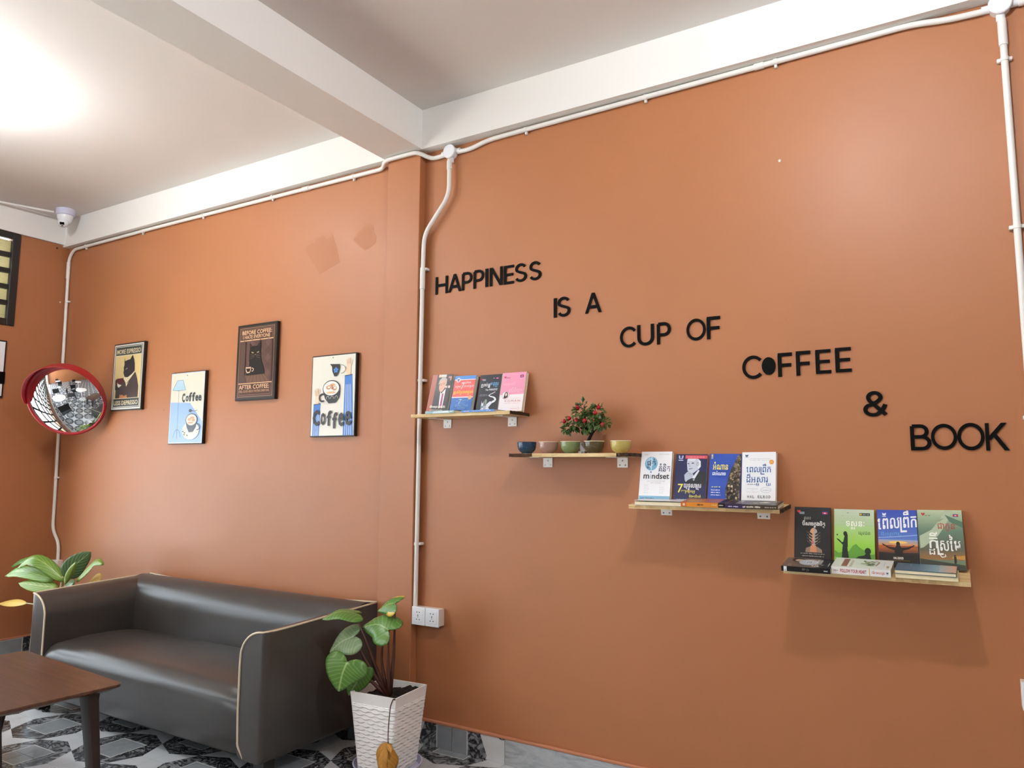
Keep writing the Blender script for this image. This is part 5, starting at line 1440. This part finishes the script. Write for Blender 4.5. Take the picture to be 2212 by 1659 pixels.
book('pale teal book lying on the highest shelf, spine forward', 0.10, 0.158, 0.011, flat_spine(-1.884, 2.634, z1), '#7ea0a3', None, a_teal, s_teal, group='books lying on the highest shelf', curl=0.006)
def s_blue(p):
    p.rect(0, 0, 1, 1, '#3479c8'); p.dashes(0.08, 0.25, 0.3, 0.4, '#e8f1fa', 3); p.dashes(0.35, 0.7, 0.35, 0.3, '#9cc3ea', 5); p.dashes(0.75, 0.9, 0.3, 0.4, '#dbe9f7', 8)
book('thin blue book lying on the highest shelf beside the teal one', 0.095, 0.172, 0.008, flat_spine(-1.676, 2.636, z1), '#3b6fae', None, None, s_blue, group='books lying on the highest shelf')

# ---- third shelf
def a_mindset(p):
    p.rect(0, 0, 1, 1, '#f1f2f4'); p.rect(0, 0, 1, 0.09, '#86b9d6'); p.rect(0, 0.085, 1, 0.092, '#6da4c4')
    p.dashes(0.10, 0.16, 0.93, 0.012, '#7c8088', 1); p.dashes(0.16, 0.22, 0.93, 0.012, '#7c8088', 2); p.dashes(0.58, 0.92, 0.94, 0.012, '#b4b8be', 3)
    p.disc(0.34, 0.75, 0.21, 0.142, '#77afcf', 28); p.disc(0.29, 0.77, 0.12, 0.10, '#a9cfe4')
    p.poly([(0.33, 0.60), (0.33, 0.89), (0.36, 0.89), (0.36, 0.605)], '#cfe4ef')
    p.text('ផ_នត់', 0.20, 0.48, 0.655, 0.85, '#16181c', 0.02); p.text('គំនិត', 0.60, 0.96, 0.585, 0.755, '#33465e', 0.012)
    p.text('m', 0.11, 0.295, 0.44, 0.525, '#141414', 0.012); p.text('ı', 0.33, 0.35, 0.44, 0.525, '#7fa9c4', 0.01); p.disc(0.345, 0.575, 0.026, 0.018, '#5d93b5')
    p.text('ndset', 0.385, 0.95, 0.437, 0.555, '#141414', 0.012)
    for k, (a, b) in enumerate(((0.24, 0.82), (0.36, 0.70))): p.dashes(a, b, 0.385 - 0.04 * k, 0.014, '#b2b5ba', k + 9)
    for k in range(5): p.dashes(0.16, 0.16 + 0.14 + 0.02 * (k % 3), 0.30 - 0.038 * k, 0.011, '#c3c6ca', k + 20)
    for k in range(4): p.dashes(0.66, 0.66 + 0.14 + 0.02 * (k % 2), 0.262 - 0.038 * k, 0.011, '#c3c6ca', k + 30)
    p.dashes(0.06, 0.50, 0.035, 0.022, '#3d6d8a', 12)
def a_strategy(p):
    p.rect(0, 0, 1, 1, '#1d2350'); emblem(p, 0.155, 0.925, 0.075, '#dfe3ee', '#dfe3ee'); emblem(p, 0.155, 0.93, 0.045, '#2b3f8a', '#2b3f8a')
    p.poly([(0.40, 0.47), (0.36, 0.42), (0.42, 0.36), (0.98, 0.36), (0.98, 0.61), (0.86, 0.66), (0.62, 0.56)], '#1c2329')
    p.poly([(0.36, 0.82), (0.37, 0.90), (0.48, 0.92), (0.70, 0.91), (0.80, 0.84), (0.80, 0.74), (0.72, 0.67), (0.58, 0.60), (0.46, 0.60), (0.39, 0.66)], '#c4cbd8')
    p.poly([(0.37, 0.89), (0.52, 0.915), (0.66, 0.91), (0.60, 0.86), (0.40, 0.86)], '#dde2ea')
    p.poly([(0.70, 0.91), (0.80, 0.85), (0.81, 0.74), (0.74, 0.68), (0.70, 0.76), (0.74, 0.84)], '#e6e9ef'); p.ell(0.71, 0.79, 0.03, 0.035, 0.002, '#7e8799')
    p.disc(0.41, 0.80, 0.03, 0.012, '#3d4558'); p.disc(0.55, 0.81, 0.045, 0.012, '#3d4558'); p.poly([(0.44, 0.80), (0.42, 0.73), (0.49, 0.73)], '#a9b2c2'); p.poly([(0.42, 0.69), (0.56, 0.705), (0.55, 0.69), (0.45, 0.675)], '#5d6679')
    p.poly([(0.30, 0.56), (0.40, 0.63), (0.56, 0.60), (0.62, 0.52), (0.44, 0.46), (0.36, 0.41), (0.32, 0.46)], '#b4bdcd'); p.line([(0.42, 0.60), (0.54, 0.57)], 0.002, '#8b95a8')
    p.poly([(0.55, 0.50), (0.64, 0.48), (0.78, 0.655), (0.74, 0.67)], '#dfe3ea'); p.poly([(0.58, 0.48), (0.60, 0.44), (0.66, 0.46)], '#c4cad6')
    p.rect(0.30, 0.905, 1, 0.975, '#d2505c'); p.dashes(0.36, 0.92, 0.932, 0.014, '#f0c0c4', 4)
    p.text('7', 0.11, 0.28, 0.185, 0.37, '#ecdf6d', 0.01, 0.05); p.text('យុទ_ធសា<ស_ត', 0.31, 0.86, 0.245, 0.375, '#f5f6f8', 0.025)
    p.text('ឈ_នះ', 0.23, 0.36, 0.205, 0.245, '#dcd05e', 0.01); p.text('អ_នក<បយុទ_ធ', 0.36, 0.68, 0.17, 0.24, '#ecdf6d', 0.02); p.text('និងមេដឹកនាំ', 0.50, 0.87, 0.095, 0.155, '#ecdf6d', 0.02)
    p.dashes(0.10, 0.5, 0.035, 0.022, '#cdd2e4', 8); p.dashes(0.20, 0.5, 0.0, 0.02, '#cdd2e4', 9)
def a_power(p):
    p.rect(0, 0, 1, 1, '#2c4fae'); p.rect(0.04, 0.895, 0.09, 0.985, '#d9c26a'); p.rect(0.05, 0.91, 0.08, 0.94, '#7a8fc4')
    R = random.Random(5)
    edge = [(0.50, 0.0), (0.56, 0.05), (0.58, 0.17), (0.55, 0.30), (0.60, 0.44), (0.63, 0.57), (0.70, 0.70), (0.78, 0.80), (0.86, 0.92), (0.94, 0.985), (1, 0.99), (1, 0)]
    p.poly(edge, '#3d372e')
    for k in range(150):
        y = R.uniform(0.0, 0.95); xl = 0.55 + max(0, y - 0.3) * 0.5; x = R.uniform(xl + 0.02, 0.99)
        c = R.choice(['#a8947a', '#7d6f5b', '#c4b08f', '#5c5142', '#211e1a', '#8f7f66'])
        s = R.uniform(0.012, 0.04)
        p.poly([(x - s, y - s * .5), (min(1, x + s), y - s * .6), (min(1, x + s * .7), y + s * .7), (x - s * .8, y + s * .6)], c)
    for k in range(6): p.rect(0.46 + k * 0.035, 0.0, 0.48 + k * 0.035, 0.02 + 0.03 * R.random(), '#b9a684')
    p.text('អំណាន', 0.13, 0.62, 0.66, 0.82, '#f4e36a', 0.03); p.text('ជាអំណាច', 0.12, 0.55, 0.545, 0.635, '#eef1f8', 0.02)
    p.dashes(0.12, 0.40, 0.295, 0.03, '#cfd67a', 2)
    for k in range(3): p.dashes(0.11, 0.39 + 0.015 * k, 0.235 - 0.05 * k, 0.026, '#e4e8f4', 5 + k)
def a_morning(p):
    p.rect(0, 0, 1, 1, '#edeff1'); emblem(p, 0.13, 0.925, 0.045, '#2a4a72', '#8fa3ba')
    p.dashes(0.20, 0.84, 0.865, 0.010, '#a8abb0', 1); p.dashes(0.22, 0.84, 0.835, 0.010, '#a8abb0', 2); p.disc(0.88, 0.80, 0.07, 0.046, '#e8a04e'); p.dashes(0.84, 0.92, 0.795, 0.012, '#f6d9b4', 3)
    p.text('េពល<ពឹក', 0.13, 0.86, 0.555, 0.765, '#34629f', 0.012); p.text('ដ៏អស_ចារ_យ', 0.14, 0.86, 0.335, 0.57, '#34629f', 0.012)
    p.dashes(0.16, 0.48, 0.352, 0.02, '#6b7076', 4)
    p.dashes(0.16, 0.48, 0.275, 0.010, '#b0b4ba', 5); p.dashes(0.30, 0.34, 0.245, 0.010, '#b0b4ba', 7); p.dashes(0.15, 0.52, 0.21, 0.010, '#b0b4ba', 6)
    p.ell(0.72, 0.255, 0.155, 0.050, 0.0008, '#9aa6b6'); p.dashes(0.62, 0.84, 0.245, 0.014, '#8a97aa', 8)
    for i, ch in enumerate('HAL ELROD'):
        if ch != ' ':
            x = 0.17 + i * 0.079; p.text(ch, x, x + 0.055, 0.098, 0.150, '#45494e', 0.012)
def up_on(fn, x, h, t, roll=0.0, lean=14):
    m = upright(x, 0, h, t, lean, roll); m.translation.z = fn(m.translation.y) + 0.0008; return m
def up3(x, h, t, roll=0.0): return up_on(on3, x, h, t, roll)
def lie3(x1, yf): return flat_spine(x1, yf, on3(yf) + 0.0008, 0, TL3 + math.radians(2.0))
book('upright white book titled mindset with a blue ball', 0.124, 0.193, 0.019, up3(-1.076, 0.193, 0.019), '#f1f2f4', None, a_mindset, group='upright books on the mindset shelf')
book('upright navy book with an old man in profile and yellow 7', 0.121, 0.184, 0.013, up3(-0.940, 0.184, 0.013, math.radians(0.6)), '#1d2350', None, a_strategy, group='upright books on the mindset shelf')
book('upright royal blue book with carved stone towers on the cover', 0.116, 0.186, 0.010, up3(-0.810, 0.186, 0.010, math.radians(0.8)), '#2c4fae', None, a_power, group='upright books on the mindset shelf')
book('upright white book with blue Khmer title and the words HAL ELROD', 0.118, 0.188, 0.020, up3(-0.684, 0.188, 0.020, math.radians(-0.5)), '#edeff1', None, a_morning, group='upright books on the mindset shelf')
def a_wht(p):
    p.rect(0, 0, 1, 1, '#e7e6ea')
    for k in range(7): p.dashes(0.05, 0.95, 0.1 + 0.12 * k, 0.03, '#b9b3bd', k)
book('open-curling white book lying page edge forward under the mindset book', 0.105, 0.178, 0.013, flat_fore(-1.046, 2.722, on3(2.722) + 0.0008, 0, TL3), '#e7e6ea', None, a_wht, group='books lying on the mindset shelf', curl=0.004)
def a_orange(p):
    p.rect(0, 0, 1, 1, '#a9644a'); p.rect(0.1, 0.55, 0.75, 0.9, '#b98a55'); p.rect(0, 0, 1, 0.15, '#17161a'); p.line([(0.15, 0.42), (0.6, 0.30)], 0.001, '#d9b9a8')
def s_orange(p):
    p.rect(0, 0, 1, 1, '#d8882f'); p.rect(0, 0, 0.13, 1, '#c96a34'); p.disc(0.07, 0.5, 0.03, 0.3, '#e9c9a0'); p.dashes(0.38, 0.52, 0.25, 0.5, '#3c2412', 3); p.dashes(0.70, 0.82, 0.35, 0.3, '#f0c684', 4)
    p.rect(0.845, 0, 1, 1, '#0e0d10'); p.dashes(0.86, 0.96, 0.35, 0.3, '#c9c7c2', 6)
book('orange book with black end band lying in the middle of the mindset shelf', 0.105, 0.158, 0.016, lie3(-0.709, 2.612), '#a9644a', '#d8882f', a_orange, s_orange, group='books lying on the mindset shelf')
def a_purple(p):
    p.rect(0, 0, 1, 1, '#3a3029'); p.rect(0, 0.55, 1, 1, '#33273f'); R = random.Random(3)
    for k in range(9): p.ell(0.55, 0.30, 0.12 + 0.10 * k, 0.06 + 0.055 * k, 0.0016, '#6d6250' if k < 5 else '#564a66')
    p.disc(0.5, 0.30, 0.2, 0.10, '#a09680'); p.disc(0.55, 0.29, 0.12, 0.05, '#cfc6ae'); p.disc(0.3, 0.45, 0.12, 0.05, '#8a7f6c')
    p.text('ឆ_ពោះេទៅ', 0.12, 0.8, 0.66, 0.86, '#e8e2ee', 0.02); p.dashes(0.65, 0.95, 0.05, 0.03, '#e0d9cc', 3); p.dashes(0.6, 0.9, 0.1, 0.02, '#e0d9cc', 4)
def s_purple(p):
    p.rect(0, 0, 0.4, 1, '#33264a'); p.rect(0.4, 0, 1, 1, '#43382d'); p.dashes(0.06, 0.26, 0.3, 0.4, '#dcd5ea', 1); p.dashes(0.34, 0.70, 0.25, 0.5, '#e6dfd0', 2); p.dashes(0.76, 0.97, 0.35, 0.25, '#cfc6b4', 3)
book('dark purple-brown book lying at the right end of the mindset shelf', 0.106, 0.175, 0.0145, lie3(-0.531, 2.600), '#3a3029', '#33264a', a_purple, s_purple, group='books lying on the mindset shelf')

# ---- lowest shelf
def a_demon(p):
    p.rect(0, 0, 1, 1, '#1a1b1d'); heart(p, 0.11, 0.915, 0.05, '#d23a40'); p.rect(0.13, 0.865, 0.27, 0.91, '#8d929a'); flag(p, 0.77, 0.865, 0.15, 0.06)
    p.text('ឈ_នះ', 0.26, 0.45, 0.745, 0.815, '#c9c6bf'); p.text('បិសាចក_នុងចិត_ត', 0.21, 0.85, 0.62, 0.745, '#eceae4', 0.022)
    p.poly([(0.30, 0.165), (0.32, 0.24), (0.43, 0.27), (0.64, 0.27), (0.76, 0.22), (0.77, 0.165)], '#8d7766'); p.poly([(0.43, 0.17), (0.45, 0.29), (0.60, 0.29), (0.62, 0.17)], '#c98763')
    p.disc(0.53, 0.45, 0.125, 0.165, '#cf9c79', 24); p.poly([(0.54, 0.61), (0.62, 0.58), (0.655, 0.48), (0.60, 0.31), (0.54, 0.29)], '#a8a29c')
    for sgn, x0 in ((-1, 0.37), (1, 0.70)):
        for k in range(4):
            y = 0.54 - 0.055 * k
            p.poly([(x0 + sgn * 0.04, y + 0.035), (x0 - sgn * 0.13, y - 0.035), (x0 - sgn * 0.125, y - 0.06), (x0 + sgn * 0.05, y - 0.005)], '#202124')
            p.line([(x0 + sgn * 0.02, y + 0.0), (x0 - sgn * 0.11, y - 0.066)], 0.0016, '#77695e')
    p.disc(0.51, 0.345, 0.045, 0.018, '#a8474b'); p.line([(0.47, 0.346), (0.55, 0.346)], 0.0008, '#f0dcd4')
    p.dashes(0.17, 0.85, 0.13, 0.022, '#a5a199', 2); p.dashes(0.22, 0.82, 0.085, 0.022, '#a5a199', 3)
def a_youth(p):
    p.grad(0, 0, 1, 1, '#6fae3a', '#c3ceb8', 18)
    p.grad(0, 0.35, 1, 0.70, '#93c949', '#a9c98a', 10)
    p.grad(0, 0.0, 1, 0.35, '#79b33f', '#93c949', 6)
    p.poly([(0, 0.12), (0.0, 0.24), (0.10, 0.19), (0.22, 0.22), (0.36, 0.23), (0.46, 0.33), (0.54, 0.37), (0.62, 0.31), (0.76, 0.25), (0.86, 0.18), (1, 0.20), (1, 0.05), (0.5, 0.04)], '#5f9a38')
    p.rect(0.64, 0.885, 0.90, 0.935, '#23302a'); p.disc(0.675, 0.91, 0.025, 0.016, '#e4b22c'); p.dashes(0.72, 0.88, 0.902, 0.014, '#dfe4d6', 1)
    for x, y, s in ((0.34, 0.93, 0.045), (0.21, 0.875, 0.025), (0.13, 0.835, 0.016), (0.25, 0.83, 0.014), (0.12, 0.80, 0.012)):
        p.poly([(x - s, y + s * .6), (x - s * .2, y + s * .1), (x + s, y + s * .15), (x, y - s * .15)], '#56624c')
    p.text('ទស_សនៈ', 0.30, 0.76, 0.63, 0.78, '#f7f7ea', 0.025); p.text('យុវជន', 0.61, 0.90, 0.52, 0.60, '#466333', 0.005)
    bk = '#1c2a1c'
    p.poly([(0.05, 0.52), (0.08, 0.50), (0.10, 0.55), (0.085, 0.53), (0.06, 0.535)], bk)
    p.disc(0.275, 0.545, 0.05, 0.045, bk); p.poly([(0.24, 0.58), (0.30, 0.585), (0.335, 0.53), (0.335, 0.30), (0.25, 0.30), (0.27, 0.44)], bk)
    p.poly([(0.25, 0.49), (0.31, 0.49), (0.32, 0.32), (0.33, 0.25), (0.37, 0.06), (0.18, 0.06), (0.20, 0.28), (0.21, 0.34), (0.16, 0.375), (0.06, 0.44), (0.06, 0.455), (0.12, 0.435), (0.19, 0.385), (0.225, 0.40)], bk)
    p.rect(0.22, 0.0, 0.25, 0.07, bk); p.rect(0.285, 0.0, 0.31, 0.07, bk)
    p.disc(0.83, 0.245, 0.075, 0.06, bk); p.poly([(0.78, 0.20), (0.88, 0.20), (0.91, 0.10), (0.93, 0.0), (0.74, 0.0), (0.78, 0.11), (0.64, 0.085), (0.60, 0.12), (0.52, 0.04), (0.50, 0.0), (0.47, 0.03), (0.49, 0.09), (0.60, 0.145), (0.74, 0.165)], bk)
    p.poly([(0.50, 0.0), (0.58, 0.06), (0.68, 0.05), (0.74, 0.0)], bk)
def a_dawn(p):
    p.grad(0, 0.40, 1, 1, '#5f7fc4', '#2f49a8', 12); p.grad(0, 0.36, 1, 0.47, '#d98f4a', '#8fa0c4', 8); p.grad(0, 0.22, 1, 0.37, '#4f3527', '#c9652f', 8)
    p.rect(0, 0, 1, 0.22, '#1d1c18'); p.poly([(0, 0.22), (0, 0.25), (0.4, 0.235), (1, 0.25), (1, 0.22)], '#2a211a'); p.disc(0.5, 0.425, 0.24, 0.022, '#f0c35a'); p.line([(0.0, 0.5), (0.5, 0.525), (1, 0.56)], 0.002, '#a9bde4')
    p.poly([(0, 0.36), (0.3, 0.375), (0.45, 0.37), (0.3, 0.355)], '#7d3a22'); p.poly([(0.55, 0.36), (1, 0.35), (1, 0.335), (0.6, 0.345)], '#7d4a2c')
    emblem(p, 0.18, 0.915, 0.05, '#e6eaf6', '#e6eaf6')
    p.text('េពល<ពឹក', 0.0, 1.0, 0.565, 0.945, '#f1f2f4', 0.02, 0.0, 0.06); p.text('ដ៏អស_ចារ_យ', 0.08, 0.60, 0.515, 0.605, '#5fa3d4', 0.005, 0, 0.05)
    bk = '#191613'; p.disc(0.50, 0.395, 0.05, 0.042, bk)
    p.poly([(0.45, 0.37), (0.55, 0.37), (0.58, 0.335), (0.74, 0.34), (0.90, 0.385), (0.92, 0.375), (0.78, 0.315), (0.62, 0.285), (0.60, 0.20), (0.41, 0.20), (0.40, 0.285), (0.27, 0.31), (0.09, 0.385), (0.10, 0.40), (0.26, 0.345), (0.43, 0.335)], bk)
    p.text('HAL ELROD', 0.37, 0.62, 0.13, 0.17, '#f0ece2', 0.03); p.line([(0.22, 0.108), (0.78, 0.108)], 0.0008, '#a9853f')
def a_dream(p):
    p.rect(0, 0, 1, 1, '#6d7d62'); p.grad(0, 0.62, 1, 1, '#5f7a66', '#b9c6a0', 12); p.grad(0, 0.30, 1, 0.62, '#5f5a48', '#5f7a66', 10); p.grad(0, 0.16, 1, 0.30, '#9a6a3c', '#6e6046', 6)
    p.poly([(0, 0.0), (1, 0.0), (1, 0.08), (0.45, 0.13), (0, 0.17)], '#3b4034'); p.poly([(0.7, 0.19), (1, 0.17), (1, 0.24), (0.75, 0.22)], '#c08a3f')
    p.poly([(0.02, 0.55), (0.30, 0.66), (0.52, 0.85), (0.62, 1), (0.80, 1), (0.62, 0.74), (0.44, 0.56), (0.10, 0.36), (0.02, 0.34)], '#aebb9c')
    p.poly([(0.0, 0.76), (0.5, 0.80), (0.6, 0.86), (0.2, 0.79)], '#8d9d7c'); p.poly([(0.62, 0.92), (1, 0.80), (1, 0.70), (0.72, 0.80)], '#4f6f58')
    heart(p, 0.13, 0.925, 0.045, '#b3242e'); p.dashes(0.17, 0.30, 0.895, 0.02, '#4a4a44', 2); flag(p, 0.80, 0.885, 0.12, 0.045)
    p.text('ជាកូន', 0.44, 0.83, 0.64, 0.78, '#a8443a', 0.005); p.text('ក_ដី', 0.22, 0.42, 0.24, 0.62, '#efefe8', 0.02); p.text('<សៃម', 0.40, 0.92, 0.24, 0.58, '#efefe8', 0.02)
    p.line([(0.42, 0.40), (0.44, 0.25), (0.50, 0.20), (0.58, 0.215), (0.57, 0.25)], 0.0028, '#efefe8')
    p.disc(0.78, 0.235, 0.018, 0.014, '#26241f'); p.poly([(0.755, 0.22), (0.805, 0.22), (0.81, 0.15), (0.80, 0.10), (0.76, 0.10)], '#26241f'); p.rect(0.42, 0.045, 0.64, 0.065, '#b23a36')
def up4(x, h, t, roll=0.0): return up_on(on4, x, h, t, roll)
book('upright black book with hands over a face', 0.117, 0.187, 0.012, up4(-0.511, 0.187, 0.012), '#1a1b1d', None, a_demon, group='upright books on the lowest shelf')
book('upright green book with a girl and boy in silhouette', 0.124, 0.184, 0.010, up4(-0.383, 0.184, 0.010), '#8fbf55', None, a_youth, group='upright books on the lowest shelf')
book('upright blue sunset book with a man stretching out his arms', 0.116, 0.185, 0.012, up4(-0.247, 0.185, 0.012, math.radians(-1.0)), '#2f49a8', '#6e3a22', a_dawn, group='upright books on the lowest shelf')
book('upright grey-green book with white brush title and small walking figure', 0.125, 0.188, 0.016, up4(-0.128, 0.188, 0.016, math.radians(-1.2)), '#6d7d62', None, a_dream, group='upright books on the lowest shelf')
def a_lyblack(p):
    p.rect(0, 0, 1, 1, '#6a5f55'); p.rect(0, 0, 1, 0.30, '#17171a'); p.disc(0.75, 0.75, 0.2, 0.13, '#0f0f10'); p.disc(0.72, 0.72, 0.13, 0.09, '#c9a88a'); p.disc(0.55, 0.50, 0.3, 0.2, '#b9c3cc'); p.rect(0.42, 0.42, 0.68, 0.56, '#d5dbe2'); p.text('23', 0.45, 0.65, 0.44, 0.54, '#22252a', 0.02)
    p.text('មិត_តភាព', 0.10, 0.85, 0.16, 0.40, '#ecebe8', 0.015); p.dashes(0.2, 0.6, 0.06, 0.03, '#dcdad4', 2)
    p.dashes(0.06, 0.30, 0.86, 0.02, '#c9c2b8', 4); p.dashes(0.06, 0.26, 0.82, 0.02, '#c9c2b8', 5)
def s_lyblack(p):
    p.rect(0, 0, 1, 1, '#121214'); p.rect(0.05, 0.05, 0.115, 1, '#e9e9ea'); p.dashes(0.065, 0.10, 0.2, 0.2, '#333333', 1); p.text('មិត_ត', 0.43, 0.57, 0.2, 0.8, '#8d8a86'); p.dashes(0.87, 0.95, 0.35, 0.3, '#d9d9d9', 3)
def lie(x1, yf, rz=0.0): return flat_spine(x1, yf, on4(yf) + 0.0008, rz, TL4 + math.radians(2.5))
book('black book with a grey cover picture lying at the left end of the lowest shelf', 0.120, 0.150, 0.016, lie(-0.374, 2.585, math.radians(-1.0)), '#6a5f55', '#121214', a_lyblack, s_lyblack, group='books lying on the lowest shelf')
def a_heart(p):
    p.rect(0, 0, 1, 1, '#d8ddd6'); p.rect(0.1, 0.74, 0.9, 0.84, '#8f4a48'); p.rect(0.1, 0.66, 0.8, 0.70, '#b9aaa0'); R = random.Random(2)
    for k in range(10): p.disc(R.uniform(0.3, 0.75), R.uniform(0.30, 0.48), 0.10, 0.025, R.choice(['#4a4a40', '#6e6a58', '#3d4438']), 8, R.uniform(0, 3))
    p.disc(0.6, 0.42, 0.10, 0.05, '#8c7f6a'); p.line([(0.3, 0.26), (0.7, 0.22), (0.8, 0.30)], 0.003, '#6d4a36'); p.rect(0.15, 0.04, 0.35, 0.08, '#9a8a3a'); p.dashes(0.3, 0.8, 0.12, 0.02, '#a9ada8', 3)
def s_heart(p):
    p.rect(0, 0, 1, 1, '#ece9e4'); p.dashes(0.04, 0.13, 0.42, 0.16, '#8a5a5a', 1); p.text('FOLLOW YOUR HEART', 0.155, 0.60, 0.25, 0.75, '#b43a42', 0.03); p.rect(0.645, 0, 0.658, 1, '#d9b13c')
    p.text('េដីរតាមេបះដូង', 0.69, 0.90, 0.25, 0.75, '#c4545a', 0.015); emblem(p, 0.945, 0.55, 0.018, '#2a4a72', '#2a4a72')
book('thick white book reading FOLLOW YOUR HEART lying on the lowest shelf', 0.120, 0.170, 0.023, lie(-0.203, 2.597, math.radians(-1.0)), '#d8ddd6', '#ece9e4', a_heart, s_heart, group='books lying on the lowest shelf')
def a_blue4(p):
    p.grad(0, 0, 1, 1, '#39627a', '#39627a', 2); p.grad(0, 0.0, 1, 0.45, '#274055', '#3f6a80', 6); p.grad(0, 0.45, 1, 0.72, '#3f6a80', '#6f95a4', 6); p.grad(0, 0.72, 1, 1, '#8fa0a0', '#d09a78', 8)
    p.text('ស_លាប', 0.25, 0.85, 0.40, 0.56, '#dfe6ea', 0.02); p.dashes(0.1, 0.8, 0.22, 0.03, '#8fa9b8', 2); p.dashes(0.6, 0.95, 0.93, 0.02, '#3a2c26', 5)
book('cream-paged book lying under the blue one at the right end of the lowest shelf', 0.112, 0.168, 0.012, flat_fore(-0.192, 2.714, on4(2.714) + 0.0008, 0, TL4), '#c9b88a', None, None, None, group='books lying on the lowest shelf')
book('blue book with peach band lying on top at the right end of the lowest shelf', 0.110, 0.163, 0.011, flat_fore(-0.190, 2.714, on4(2.714) + 0.0008 + 0.0127, math.radians(-1.5), TL4), '#39627a', None, a_blue4, None, group='books lying on the lowest shelf', curl=0.001)

# ================================================================== ACROSS THE ROOM, SEEN IN THE MIRROR
def cafe_table(x, y, lab):
    t_ = thing('cafe_table', lab, 'table', T(x, y, 0), 'round white cafe tables')
    obj('tabletop', lathe(bmesh.new(), [(0, 0.72), (0.29, 0.72), (0.30, 0.728), (0.30, 0.738), (0.295, 0.742), (0, 0.742)], 40), M_TABW, t_, sharp=40)
    obj('pedestal', lathe(bmesh.new(), [(0.028, 0.02), (0.028, 0.72), (0.0, 0.72)], 16), M_TABW, t_, sharp=50)
    obj('foot_plate', lathe(bmesh.new(), [(0, 0), (0.21, 0), (0.21, 0.01), (0.03, 0.035), (0, 0.035)], 32), M_TABW, t_, sharp=40)
def chair(x, y, rz, lab):
    t_ = thing('cafe_chair', lab, 'chair', T(x, y, 0) @ Matrix.Rotation(rz, 4, 'Z'), 'black cafe chairs')
    boxo('seat', (-0.21, -0.21, 0.43), (0.21, 0.21, 0.47), M_CHAIR, t_, 0.015)
    bm = box(bmesh.new(), (-0.2, 0.19, 0.58), (0.2, 0.215, 0.86), 0.012); obj('backrest', bm, M_CHAIR, t_)
    for sx in (-1, 1):
        for sy in (-1, 1):
            top = 0.80 if sy > 0 else 0.43
            obj('leg', tube(bmesh.new(), [(sx * 0.21, sy * 0.23, 0), (sx * 0.185, sy * 0.2, top)], 0.011, 8), M_BLACKMET, t_)
cafe_table(-4.79, 1.02, 'round white cafe table by the lattice window, nearest the mirror')
chair(-4.86, 1.50, -0.1, 'black chair between the nearest cafe table and the corner, seen in the mirror')
chair(-4.80, 0.42, PI, 'black chair behind the nearest cafe table, seen in the mirror')
cafe_table(-3.48, 0.86, 'round white cafe table beyond the coffee table, seen in the mirror')
chair(-4.02, 0.62, PI / 2 + 0.5, 'black chair between the two nearest cafe tables, seen in the mirror')
chair(-3.55, 0.25, PI, 'black chair on the far side of the table beyond the coffee table')
cafe_table(-4.2, -2.3, 'round white cafe table before the glazed doorway, seen in the mirror')
chair(-4.15, -1.68, 0.0, 'black chair on the near side of the doorway cafe table')
chair(-4.2, -2.92, PI, 'black chair on the far side of the doorway cafe table')
cafe_table(-2.5, -0.9, 'round white cafe table in the middle of the room, seen in the mirror')
chair(-3.12, -0.95, PI / 2, 'black chair facing the middle cafe table, seen in the mirror')
chair(-2.5, -1.55, PI, 'black chair behind the middle cafe table')
